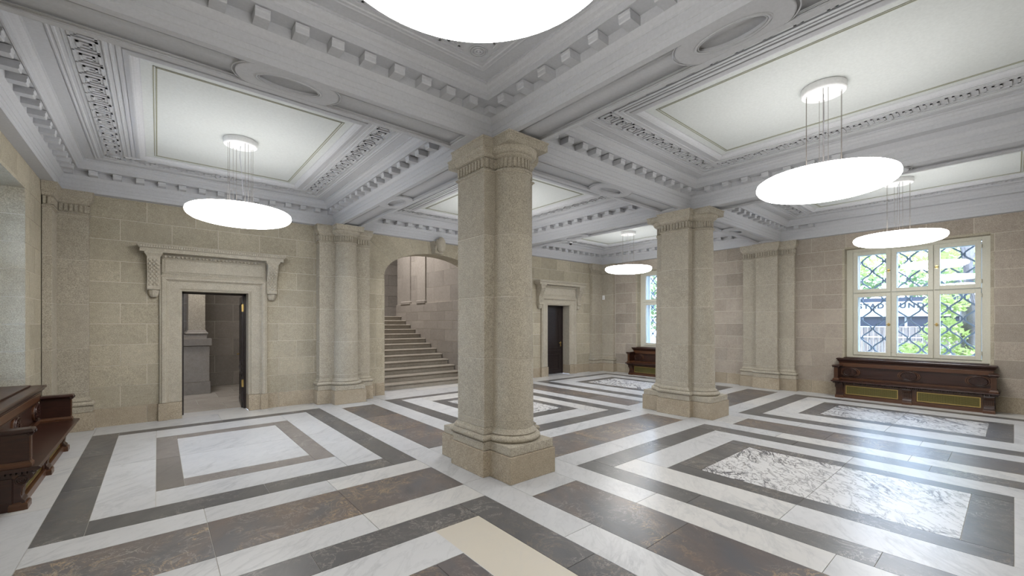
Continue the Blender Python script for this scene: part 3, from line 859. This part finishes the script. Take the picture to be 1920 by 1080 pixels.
for k in range(9):
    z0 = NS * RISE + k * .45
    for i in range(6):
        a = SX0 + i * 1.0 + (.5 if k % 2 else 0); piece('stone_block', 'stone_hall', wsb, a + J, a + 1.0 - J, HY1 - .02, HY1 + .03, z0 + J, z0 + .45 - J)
for y0, y1 in ((12.80, 13.36), (13.92, 14.60)):
    hp = empty('stair_pilaster', (SX1 + .049, (y0 + y1) / 2, 2.395)); h = (y1 - y0) / 2
    MB().box(-.045, -.0, -h, h, .11, 3.6).build('shaft', 'stone_hall', hp)
    MB().loft((-.045, 0, -h, h), [(.03, 0), (.03, .05), (.035, .07), (.02, .09), (.0, .11)], clamp=(-9, 0, -9, 9)).build('base', 'stone_hall', hp)
    tag(hp, 'flat pilaster on the right wall of the stair hall, ' + ('nearer the arch' if y0 < 13 else 'at the head of the stairs'), 'pilaster')
hp = empty('stair_pilaster', (5.35, HY1 - .022, NS * RISE))
MB().box(-.22, .22, -.12, 0, .30, 4.0).build('shaft', 'stone_hall', hp); MB().loft((-.22, .22, -.12, 0), [(.04, 0), (.04, .24), (.02, .30)], clamp=(-9, 9, -9, 0)).build('base', 'stone_hall', hp)
tag(hp, 'dark pilaster on the far wall of the landing', 'pilaster')
pq = MB().box(6.05, 6.42, HY1 - .050, HY1 - .023, 3.35, 3.95).build('wall_plaque', 'plaster', None, .004); tag(pq, 'pale rectangular plaque on the landing wall above the stairs', 'plaque')

wdb = MB().box(D2 - .9, D2 + .9, HY0 + .002, HY0 + .08, 0, 2.6).build('light_stop_behind_door', 'stone_hall'); tag(wdb, kind='structure')  # unseen panel added to stop sky light leaking under the closed door
# ================================================================== ROOM BEHIND THE OPEN DOOR
bf = MB().box(-2.2, 2.7, HY0, 14.4, -.12, -.008).build('floor_side_room', 'grout'); tag(bf, kind='structure')
MB().box(D1 - DW, D1 + DW, YB + .001, HY0 + .0, -.12, -.001).build('threshold', 'white', floor)
for i in range(3): piece('slab', 'white', floor, AX0 + (AX1 - AX0) * i / 3 + G, AX0 + (AX1 - AX0) * (i + 1) / 3 - G, YB + .002, SY0 + .3, -.12, 0.0)
MB().box(D2 - DW, D2 + DW, YB + .001, HY0 + .0, -.12, -.001).build('threshold', 'white', floor)
for i in range(6):
    for k in range(5):
        x = -2.2 + i * .82 + (.4 if k % 2 else 0); y = HY0 + k * .85
        if x > 2.5: continue
        piece('slab', 'hallfloor', bf, x + G, min(x + .82, 2.7) - G, y + G, min(y + .85, 14.4) - G, -.03, -.002)
br_ = MB().box(-2.2, 2.7, 14.07, 14.4, 0, 4.0).box(2.55, 2.7, HY0, 14.07, 0, 4.0).box(-2.35, -2.2, HY0, 14.4, 0, 4.0).build('wall_side_room', 'mortar'); tag(br_, kind='structure')
ck = [0, .36] + [.36 + .47 * i for i in range(1, 8)]
for k in range(len(ck) - 1):
    for i in range(6):
        a = -.9 + i * .84 + (.42 if k % 2 else 0)
        if a > 2.4: continue
        piece('stone_block', 'stone_hall', br_, a + J, min(a + .84, 2.55) - J, 14.07 - (.02 if k == 0 else .005), 14.1, ck[k] + J, ck[k + 1] - J)
MB().box(-2.35, 2.75, HY0, 14.4, 4.0, 4.2).build('ceiling_side_room', 'plaster'); tag(bpy.data.objects['ceiling_side_room'], kind='structure')
pd = empty('pedestal', (.60, 13.1, 0))
MB().box(-.62, .375, -.43, .5, .29, 1.16).build('die', 'stone_hall', pd, .005); MB().box(-.63, .395, -.45, .5, 0, .286).build('plinth', 'stone_hall', pd, .005)
MB().box(-.64, .42, -.475, .5, 1.17, 1.335).build('cap_slab', 'stone_hall', pd, .006)
MB().box(-.66, .33, -.34, .5, 1.337, 1.43).build('socle', 'stone_hall', pd)
MB().loft((-.03, .30, -.30, .5), [(.04, 1.43)] + [(.03 + .03 * math.sin(math.pi * i / 6), 1.43 + .07 * i / 6) for i in range(7)] + [(.025, 1.51), (.02, 1.53), (0, 1.55)]).build('torus_base', 'stone_hall', pd)
MB().box(-.03, .30, -.30, .5, 1.552, 3.99).build('shaft', 'stone_col', pd)
tag(pd, 'stone pedestal carrying a pilaster, seen through the open doorway', 'pedestal')
def fill_light(name, loc, e, size=.6):
    d = bpy.data.lights.new(name, 'AREA'); d.energy = e; d.shape = 'DISK'; d.size = size; d.color = (1, .95, .92)
    o = bpy.data.objects.new(name, d); COL.objects.link(o); o.location = loc; return o
fill_light('stair_hall_fill', (5.0, 13.2, 6.1), 260, 1.2); fill_light('side_room_fill', (.6, 11.9, 3.9), 46)  # area lights added to brighten both rooms, with no fixture behind them

# ================================================================== WINDOWS (local x along wall, +y into the room, y=0 at wall face)
LATT = {}
def make_window(name, loc, rz, lattice=True):
    root = empty(name, loc, rz)
    hw, z0, z1 = (WN1 - WN0) / 2, WZ0, WZ1
    yf, yb = -.20, -.29                                     # casement plane
    fb = .125                                               # fixed frame width
    b = MB()
    b.box(-hw, -hw + fb, yb, yf, z0, z1).box(hw - fb, hw, yb, yf, z0, z1).box(-hw + fb, hw - fb, yb, yf, z1 - .075, z1).box(-hw + fb, hw - fb, yb, yf, z0, z0 + .065)
    b.build('window_frame', 'cream_p', root, .004)
    x0, x1 = -hw + fb, hw - fb; cw = (x1 - x0) / 3
    zt0, zt1, zb0, zb1 = 2.42, z1 - .075, z0 + .065, 2.405
    MB().box(x0, x1, yb, yf - .01, zb1, zt0).build('transom', 'cream_p', root)
    for i in (1, 2): MB().box(x0 + cw * i - .012, x0 + cw * i + .012, yb, yf - .012, z0 + .065, z1 - .075).build('mullion', 'cream_p', root)
    for i in range(3):
        for a, c in ((zb0, zb1), (zt0, zt1)):
            p, q = x0 + cw * i + .008, x0 + cw * (i + 1) - .008; a_, c_ = a + .004, c - .004; r = .082
            cs = MB().box(p, p + r, yb + .02, yf + .022, a_, c_).box(q - r, q, yb + .02, yf + .022, a_, c_).box(p + r, q - r, yb + .02, yf + .022, a_, a_ + r).box(p + r, q - r, yb + .02, yf + .022, c_ - r, c_).build('casement', 'cream_p', root, .004)
            MB().box(p + r, q - r, yb + .045, yb + .051, a_ + r, c_ - r).build('pane', 'glass', cs)
            # outer casement
            ro = .066; yo = -.47
            oc = MB().box(p - .006, p + ro, yo - .05, yo, a_, c_).box(q - ro, q + .006, yo - .05, yo, a_, c_).box(p + ro, q - ro, yo - .05, yo, a_ - .004, a_ + ro).box(p + ro, q - ro, yo - .05, yo, c_ - ro, c_ + .004).build('outer_casement', 'pale_p', root)
            if i != 1 or True:
                hx = q - .035 if i == 0 else p + .035
                if i == 1: hx = p + .03
                if not (i == 1):
                    zz = (a_ + c_) / 2
                    h = MB().tube([(hx, yf + .02, zz), (hx, yf + .055, zz)], .009, 8).tube([(hx - .035, yf + .055, zz), (hx + .035, yf + .055, zz)], .008, 8); h.box(hx - .016, hx + .016, yf + .02, yf + .026, zz - .035, zz + .035)
                    h.build('window_handle', 'brass', cs)
            hx = p - .004 if i == 0 else q + .004
            for zz in (a_ + .10, c_ - .16): MB().lathe([(.009, zz), (.009, zz + .075)], hx, yf + .024, 8).build('hinge', 'cream_p', cs)
    # lining between the two casement layers
    b = MB().box(-hw, -hw + .10, -.53, yb, z0, z1).box(hw - .10, hw, -.53, yb, z0, z1).box(-hw + .10, hw - .10, -.53, yb, z1 - .06, z1).box(-hw + .10, hw - .10, -.53, yb, z0, z0 + .05).box(-hw + .10, hw - .10, -.53, yb, 2.40, 2.425)
    b.build('window_lining', 'pale_p', root)
    if lattice:
        n = 11; per = .455; half = .212; yl = -.66
        MB().box(-hw - .02, hw + .02, yl - .012, yl + .012, z0 + .01, z0 + .035).box(-hw - .02, hw + .02, yl - .012, yl + .012, z1 - .035, z1 - .01).build('lattice_rail', 'iron', root)
        if 'bar' not in LATT:
            for sgn in (1, -1):
                b = MB(); N = 60; vs = []; t = .0155
                for k in range(N + 1):
                    z = z0 + .03 + (z1 - z0 - .06) * k / N; ph = 2 * math.pi * (z - z0) / per
                    x = sgn * (half / 2 - .012) * math.cos(ph); dx = -sgn * (half / 2 - .012) * math.sin(ph) * 2 * math.pi / per
                    nl = math.hypot(1, dx); nx, nz = 1 / nl, -dx / nl
                    for sx, sy in ((-1, -1), (1, -1), (1, 1), (-1, 1)): vs.append((x + nx * t * sx, .010 * sy, z + nz * t * sx))
                fs = []
                for k in range(N):
                    for i in range(4): fs.append((k * 4 + i, k * 4 + (i + 1) % 4, k * 4 + 4 + (i + 1) % 4, k * 4 + 4 + i))
                b.add(vs, fs); me = b.mesh('lattice_bar'); me.materials.append(M['iron']); LATT['bar', sgn] = me
            me = MB().loft((-.034, .034, -.016, .016), [(0, -.020), (.004, -.012), (.004, .012), (0, .020)]).mesh('collar'); me.materials.append(M['iron']); LATT['collar'] = me
            LATT['bar'] = 1
        for k in range(n):
            xk = (k - (n - 1) / 2) * half; sgn = 1 if k % 2 else -1
            o = bpy.data.objects.new('lattice_bar', LATT['bar', sgn]); COL.objects.link(o); o.parent = root; o.location = (xk, yl, 0)
            if k < n - 1:
                j = 0
                while True:
                    z = z0 + per * (j if sgn > 0 else j + .5); j += 1
                    if z > z1 - .03: break
                    if z < z0 + .03: continue
                    c = bpy.data.objects.new('collar', LATT['collar']); COL.objects.link(c); c.parent = o; c.location = (half / 2, 0, z)
    tag(root, kind='structure')
    return root
window_1 = make_window('window_1', (XR, (WN0 + WN1) / 2, 0), math.pi / 2); tag(window_1, 'large cream six-casement window with iron lattice outside, above the near right bench')
window_2 = make_window('window_2', (XR, (WF0 + WF1) / 2, 0), math.pi / 2); tag(window_2, 'cream lattice window in the far corner, half hidden by the farther pier')
window_3 = make_window('window_3', (XL - .30, (WF0 + WF1) / 2, 0), -math.pi / 2, True); tag(window_3, 'window in the deep niche above the left bench, outside the frame')

# ================================================================== BENCHES (local x along the wall, y out from the wall)
def make_bench():
    root = empty('radiator_bench')
    HL = 1.285
    body = MB().box(-1.215, 1.215, .02, .300, 0, .335).build('body', 'wood', root)
    MB().box(-1.22, 1.22, .295, .352, 0, .075).build('base_rail', 'wood_l', root, .004)
    MB().box(-1.22, 1.22, .295, .340, .300, .338).build('top_rail', 'wood_l', root)
    for x in (-1.08, -.105, .105, 1.08):
        MB().box(x - .035, x + .035, .295, .338, .075, .300).build('stile', 'wood_l', root)
    for s in (-1, 1):                                      # brass grilles
        g0, g1 = (.145, 1.04) if s > 0 else (-1.04, -.145); a, c = .088, .286
        gr = MB().box(g0, g1, .316, .324, a, a + .014).box(g0, g1, .316, .324, c - .014, c).box(g0, g0 + .014, .316, .324, a, c).box(g1 - .014, g1, .316, .324, a, c).build('grille_frame', 'brass', root)
        b = MB(); n = 46
        for i in range(1, n): x = g0 + (g1 - g0) * i / n; b.box(x - .0035, x + .0035, .311, .317, a, c)
        for i in range(1, 11): z = a + (c - a) * i / 11; b.box(g0, g1, .312, .319, z - .0032, z + .0032)
        b.build('grille_mesh', 'brass_d', gr)
        MB().box(g0, g1, .3005, .3025, a, c).build('grille_backing', 'black', gr)
    for x in (-1.145, 0, 1.145):                           # scroll consoles
        w_ = .072
        cn = MB().prism([(.30, .060), (.375, .060), (.372, .085), (.352, .11), (.345, .15), (.352, .20), (.378, .25), (.412, .285), (.425, .31), (.420, .335), (.30, .335)], x - w_, x + w_, 'x').build('console', 'wood', root, .004)
        MB().loft((x - w_, x + w_, .28, .385), [(.008, 0), (.008, .045), (.002, .062)]).build('console_foot', 'wood_l', cn)
        b = MB()
        for k in range(5): q = x - .052 + k * .026; b.prism([(.345, .13), (.355, .13), (.362, .20), (.388, .25), (.422, .285), (.428, .30), (.415, .30), (.37, .26), (.345, .20)], q - .006, q + .006, 'x')
        b.build('console_reeds', 'wood_l', cn)
        if x:
            sd = -1 if x < 0 else 1; xx = x + sd * (w_ + .001)
            b = MB(); c0 = (.375, .285)
            for r in (.040, .026, .012): b.tube([(xx, c0[0] - .02 + r * math.cos(t), c0[1] - .01 + r * math.sin(t)) for t in [2 * math.pi * i / 18 for i in range(18)]], .006, 5, True)
            b.build('scroll_rosette', 'wood', cn)
    b = MB()                                               # dentils under the seat
    for i in range(78): x = -1.23 + 2.46 * (i + .5) / 78; b.box(x - .010, x + .010, .33, .448, .335, .362)
    for s in (-1, 1):
        for i in range(12): y = .03 + .40 * (i + .5) / 12; x0, x1 = sorted((s * 1.215, s * 1.262)); b.box(x0, x1, y - .011, y + .011, .335, .362)
    b.build('dentil_course', 'wood', root)
    MB().prism([(.0, .363), (.462, .363), (.478, .370), (.485, .382), (.480, .394), (.470, .400), (.0, .400)], -HL, HL, 'x').build('seat', 'wood', root, .003)
    for s in (-1, 1):                                      # arms
        xo, xi = s * 1.255, s * 1.155
        x0, x1 = sorted((xo, xi))
        ar = MB().box(x0 + .012, x1 - .012, .12, .405, .400, .705).build('arm', 'wood', root)
        MB().loft((x0 + .004, x1 - .004, .12, .41), [(.014, .400), (.014, .425), (.004, .440), (.0, .452)]).build('arm_base', 'wood_l', ar)
        MB().loft((x0, x1, .12, .412), [(.0, .700), (.004, .706), (.018, .716), (.022, .728), (.018, .742), (.008, .748)]).build('arm_rail', 'wood', ar)
        b = MB()
        for k in range(4): q = x0 + .022 + k * (x1 - x0 - .044) / 3; b.box(q - .006, q + .006, .404, .414, .46, .69)
        b.build('arm_flutes', 'wood_l', ar)
        for d in (-.055, .055):
            MB().tube([((x0 + x1) / 2 + d, .416 + .018 * math.cos(t), .712 + .018 * math.sin(t)) for t in [2 * math.pi * i / 14 for i in range(14)]], .008, 5, True).build('arm_scroll', 'wood', ar)
        # side access panel
        x0, x1 = sorted((s * 1.213, s * 1.226))
        sp = MB().box(x0, x1, .105, .295, .085, .30).build('side_panel', 'wood', root, .002)
        x0, x1 = sorted((s * 1.22, s * 1.234))
        MB().box(x0, x1, .135, .268, .115, .272).build('side_inset', 'wood_o', sp, .002)
        MB().lathe([(.002, -.012), (.009, -.008), (.009, .004), (.005, .008)], 0, 0, 10).build('knob', 'brass', sp)
        k_ = kids(sp)[-1]; k_.location = (s * 1.240, .250, .195); k_.rotation_euler = (0, R(90) * s, 0)
    # back with sunk panels and carved ovals
    bk = MB().box(-1.20, 1.20, .0, .105, .400, .80).build('back', 'wood', root)
    MB().box(-1.20, 1.20, .10, .128, .40, .452).build('back_rail', 'wood_l', bk, .004); MB().box(-1.20, 1.20, .10, .128, .705, .790).build('back_rail', 'wood_l', bk, .004)
    MB().box(-1.20, 1.20, .125, .136, .452, .462).build('back_bead', 'wood', bk)
    MB().box(-1.20, 1.20, .125, .136, .697, .706).build('back_bead', 'wood', bk)
    for x in (-1.0, 0, 1.0):
        pts = lambda rx, rz, y: [(x + rx * math.cos(t), y, .578 + rz * math.sin(t)) for t in [2 * math.pi * i / 28 for i in range(28)]]
        b = MB().prism([(p[0], p[2]) for p in pts(.185, .118, 0)], .10, .124, 'y'); ov = b.build('oval_mount', 'wood_l', bk, .003)
        b = MB().tube(pts(.125, .090, .128), .012, 6, True).tube(pts(.158, .112, .124), .006, 5, True)
        b.prism([(p[0], p[2]) for p in pts(.120, .085, 0)], .11, .128, 'y'); b.build('oval_moulding', 'wood', ov)
        b = MB()
        for k in range(14):
            t = 2 * math.pi * k / 14; cx_, cz_ = x + .072 * math.cos(t), .578 + .050 * math.sin(t)
            b.prism([(cx_ - .034 * math.cos(t) - .008 * math.sin(t), cz_ - .024 * math.sin(t) + .008 * math.cos(t)), (cx_ - .034 * math.cos(t) + .008 * math.sin(t), cz_ - .024 * math.sin(t) - .008 * math.cos(t)), (cx_ + .034 * math.cos(t) + .012 * math.sin(t), cz_ + .026 * math.sin(t) - .012 * math.cos(t)), (cx_ + .034 * math.cos(t) - .012 * math.sin(t), cz_ + .026 * math.sin(t) + .012 * math.cos(t))], .122, .140, 'y')
        b.prism([(x + .02 * math.cos(t), .578 + .015 * math.sin(t)) for t in [2 * math.pi * i / 12 for i in range(12)]], .12, .148, 'y')
        b.build('carved_leaves', 'wood', ov)
    lg = MB().loft((-1.20, 1.20, -.0, .125), [(.0, .790), (.006, .800), (.012, .806), (.012, .818), (.030, .840), (.036, .850), (.036, .862), (.050, .868), (.052, .884), (.046, .895)]).build('back_cornice', 'wood', root)
    MB().box(-1.135, 1.135, -.195, .05, .8965, .915).build('sill_board', 'wood', lg, .003)
    return root
bench = make_bench(); bench.location = (XR, 1.445, 0); bench.rotation_euler = (0, 0, math.pi / 2)
tag(bench, 'carved dark walnut radiator bench with brass grilles under the large right window', 'bench', 'radiator benches')
bench2 = copy_tree(bench); bench2.location = (XR, (WF0 + WF1) / 2, 0)
tag(bench2, 'dark walnut bench under the far corner window, partly behind the farther pier', 'bench', 'radiator benches')
bench3 = copy_tree(bench); bench3.location = (XL, 7.085, 0); bench3.rotation_euler = (0, 0, -math.pi / 2)
tag(bench3, 'dark walnut bench with scrolled arms cut off by the left edge, beside the niche', 'bench', 'radiator benches')

MB().box(-1.135, 1.135, -.505, -.20, .902, .918).build('sill_extension', 'wood', bench3)
# ================================================================== PENDANT LAMPS
def make_lamp():
    root = empty('pendant_lamp')
    z = 3.20; Rr = .63
    low = [(.001, -.082), (.15, -.081), (.30, -.077), (.42, -.070), (.51, -.058), (.575, -.038), (.612, -.012)]
    rim = [(.612, -.012), (.628, .015), (.630, .035), (.622, .058), (.600, .074)]
    top = [(.600, .074), (.55, .086), (.42, .092), (.2, .094), (.001, .094)]
    MB().lathe([(r, z + q) for r, q in low], 0, 0, 64, cap=False).build('diffuser', 'lamp', root)
    MB().lathe([(r, z + q) for r, q in top], 0, 0, 64, cap=False).build('diffuser_top', 'lamp_t', root)
    MB().lathe([(r, z + q) for r, q in rim], 0, 0, 64, cap=False).build('diffuser_rim', 'lamp_r', root)
    MB().lathe([(.196, 4.2676), (.204, 4.262), (.204, 4.196), (.196, 4.188)], 0, 0, 40).build('canopy', 'whitep', root, .003)
    for k in range(4):
        a = R(20) + k * math.pi / 2
        for d in (-.14, .14):
            x, y = .155 * math.cos(a + d), .155 * math.sin(a + d)
            MB().tube([(x, y, z + .085), (x, y, 4.192)], .0022, 6).build('cable', 'wire', root)
    MB().tube([(.02, .0, z + .09), (.03, .01, z + .35), (.012, .0, z + .62), (-.012, .0, z + .85), (0, 0, 4.192)], .0032, 6).build('power_cord', 'cord', root)
    return root
LP = [((.89, 6.95), 'glowing white disc pendant over the left bay in front of the open doorway'),
      ((.91, 1.32), 'glowing white disc pendant overhead, cut off by the top edge'),
      ((5.504, 1.32), 'largest complete glowing disc pendant, hanging high at the right'),
      ((10.1, 1.32), 'glowing disc pendant just in front of the large lattice window'),
      ((5.504, 6.95), 'glowing disc pendant hidden behind the nearest pier'),
      ((10.1, 6.95), 'small far glowing disc pendant near the far corner window')]
for i, ((x, y), lb) in enumerate(LP):
    if i == 0: lamp0 = make_lamp(); o = lamp0
    else: o = copy_tree(lamp0)
    o.location = (x, y, 0); tag(o, lb, 'lamp', 'disc pendant lamps')

# ================================================================== SMALL FITTINGS
sc = empty('security_camera', (9.9, 8.92, 4.262))
MB().box(-.05, .05, -.03, .03, -.020, -.0).build('mount', 'whitep', sc)
MB().lathe([(.055, -.020), (.055, -.05), (.050, -.055)], 0, 0, 18).build('housing', 'whitep', sc)
MB().lathe([(.048, -.055), (.046, -.075), (.034, -.095), (.015, -.105), (.001, -.107)], 0, 0, 18).build('dome', 'black', sc)
tag(sc, 'small black dome security camera under the far cornice', 'camera')
sn = empty('wall_sensor', (12.30 - .002, 9.49, 2.63))
MB().box(-.035, .0, -.045, .045, -.075, .075).build('housing', 'whitep', sn, .006); MB().box(-.038, -.034, -.022, .022, -.04, -.005).build('sensor_window', 'pale_p', sn)
tag(sn, 'small white sensor box on the far corner pilaster', 'sensor')

# ================================================================== OUTSIDE
gd = MB().box(XR + .7, 60, -40, 50, -.7, -.5).build('ground', 'asphalt'); tag(gd, kind='structure')
gd2 = MB().box(-60, XL - .7, -40, 50, -.7, -.5).build('ground', 'asphalt'); tag(gd2, kind='structure')
def foliage(name, mat, parent, blobs, n, size, seed):
    rg = random.Random(seed); b = MB()
    for (cx, cy, cz, rx, ry, rz) in blobs:
        for _ in range(n):
            while True:
                p = Vector((rg.uniform(-1, 1), rg.uniform(-1, 1), rg.uniform(-1, 1)))
                if p.length < 1: break
            p = Vector((cx + p.x * rx, cy + p.y * ry, cz + p.z * rz))
            a = Vector((rg.gauss(0, 1), rg.gauss(0, 1), rg.gauss(0, .6))).normalized(); c = a.cross(Vector((rg.gauss(0, 1), rg.gauss(0, 1), rg.gauss(0, 1)))).normalized()
            s = size * rg.uniform(.6, 1.3)
            b.add([p - a * s, p - c * s * .45 + a * .1 * s, p + a * s, p + c * s * .45 + a * .1 * s], [(0, 1, 2, 3)])
    return b.build(name, mat, parent, kind='stuff')
def tree(loc, h, r, blobs, mat, n, size, seed, label):
    root = empty('tree', loc)
    pts = [(0, 0, -.02), (.03, .02, h * .4), (-.02, .05, h * .75), (.05, .0, h)]
    b = MB(); vs = []
    b.tube(pts, r, 10)
    tr = b.build('trunk', 'bark', root)
    for k in range(5):
        a = k * 1.3 + seed; z = h * (.45 + .1 * k)
        MB().tube([(0, 0, z), (.5 * math.cos(a), .5 * math.sin(a), z + .35), (1.3 * math.cos(a), 1.3 * math.sin(a), z + .7)], r * .22, 6).build('branch', 'bark', tr)
    foliage('foliage', mat, root, blobs, n, size, seed)
    tag(root, label, 'tree', 'trees outside the windows'); return root
tree((16.0, .72, -.5), 6.0, .17, [(0, 0, 6.0, 2.0, 2.0, 1.0), (-.4, .40, 2.75, .5, .40, .40), (-.3, .45, 2.0, .5, .45, .35), (-.5, .95, 1.45, .45, .55, .28), (-.2, .15, 1.35, .5, .40, .35)], 'leaf', 330, .085, 3, 'nearest tree with a grey trunk and pale green leaves, seen through the right casements')
tree((27, 6.6, -.5), 5.5, .25, [(0, 0, 3.9, 2.0, 2.7, 1.7)], 'leaf_d', 2600, .16, 5, 'dark green tree behind the white bus, seen through the upper left casement')
tree((28, .9, -.5), 5.5, .25, [(0, 0, 4.0, 2.0, 2.8, 1.7)], 'leaf_d', 2600, .16, 8, 'dark green tree behind the white bus, seen through the upper middle casement')
tree((20.2, 4.9, -.5), 5.5, .13, [(0, -1.2, 4.5, .9, 1.2, .7), (0, -3.3, 4.4, .9, 1.1, .7)], 'leaf', 620, .11, 11, 'pale green tree in front of the white bus, above its roof')
tree((26, 15.0, -.5), 6.0, .25, [(0, 0, 3.8, 2.2, 3.4, 2.2)], 'leaf_d', 2600, .16, 14, 'tree outside the far corner window')
tree((37, -9.5, -.5), 6.0, .3, [(0, 0, 4.0, 2.6, 6.0, 2.4)], 'leaf_d', 3000, .2, 17, 'large tree at the far right of the street')
# hoarding with mesh fence
fc = empty('site_fence', (18.6, 3.0, -.5))
for i in range(56): piece('board', 'board', fc, 0, .03, -4.0 + i * .16 + .006, -4.0 + (i + 1) * .16 - .006, .05, 2.06)
for z in (.4, 1.1, 1.75, 2.09): MB().tube([(-.1, -4.0, z), (-.1, 5.0, z)], .014, 6).build('rail', 'whitep', fc)
b = MB()
for i in range(60): b.box(-.102, -.098, -4.0 + i * .15 - .002, -4.0 + i * .15 + .002, .1, 2.09)
b.build('wire_mesh', 'whitep', fc, kind='stuff')
for i in range(5): MB().tube([(-.1, -4.0 + i * 2.25, 0), (-.1, -4.0 + i * 2.25, 2.15)], .022, 8).build('post', 'whitep', fc)
tag(fc, 'tan board fence with white wire mesh outside the large window', 'fence')
# sightseeing bus with lettering
bus = empty('tour_bus', (22.0, 3.0, -.5))
MB().box(0, 2.45, -5.0, 6.0, .35, 3.05).build('body', 'busw', bus, .06)
for i in range(7): MB().box(-.012, .02, -4.8 + i * 1.5, -4.8 + i * 1.5 + 1.42, 1.55, 2.46).build('window', 'busd', bus)
MB().box(-.25, .02, -5.0, 6.0, 2.47, 2.53).build('awning_edge', 'busw', bus)
MB().box(.3, 2.1, -4.0, 5.0, 3.05, 3.22).build('roof_box', 'busd', bus)
for y in (-3.6, 4.2):
    o = MB().lathe([(.10, -.12), (.46, -.12), (.46, .12), (.10, .12)], 0, 0, 24).build('wheel', 'black', bus); o.location = (.14, y, .46); o.rotation_euler = (0, R(90), 0)
cu = bpy.data.curves.new('lettering', 'FONT'); cu.body = 'STADTRUNDFAHRT'; cu.size = .245; cu.space_character = 1.30; cu.offset = .008; cu.extrude = .004
to = bpy.data.objects.new('lettering_src', cu); COL.objects.link(to)
dg = bpy.context.evaluated_depsgraph_get(); me = bpy.data.meshes.new_from_object(to.evaluated_get(dg)); bpy.data.objects.remove(to, do_unlink=True)
me.materials.clear(); me.materials.append(M['textd'])
lt = bpy.data.objects.new('lettering', me); COL.objects.link(lt); lt.parent = bus
xs_ = [v.co.x for v in me.vertices]; wd = max(xs_) - min(xs_)
k = 13.5 * .222 / wd
lt.scale = (k, k, k); lt.rotation_euler = (R(90), 0, R(-90)); lt.location = (-.012, 1.10, 2.80)
tag(bus, 'white tour bus with grey capital lettering parked in the street outside', 'bus')
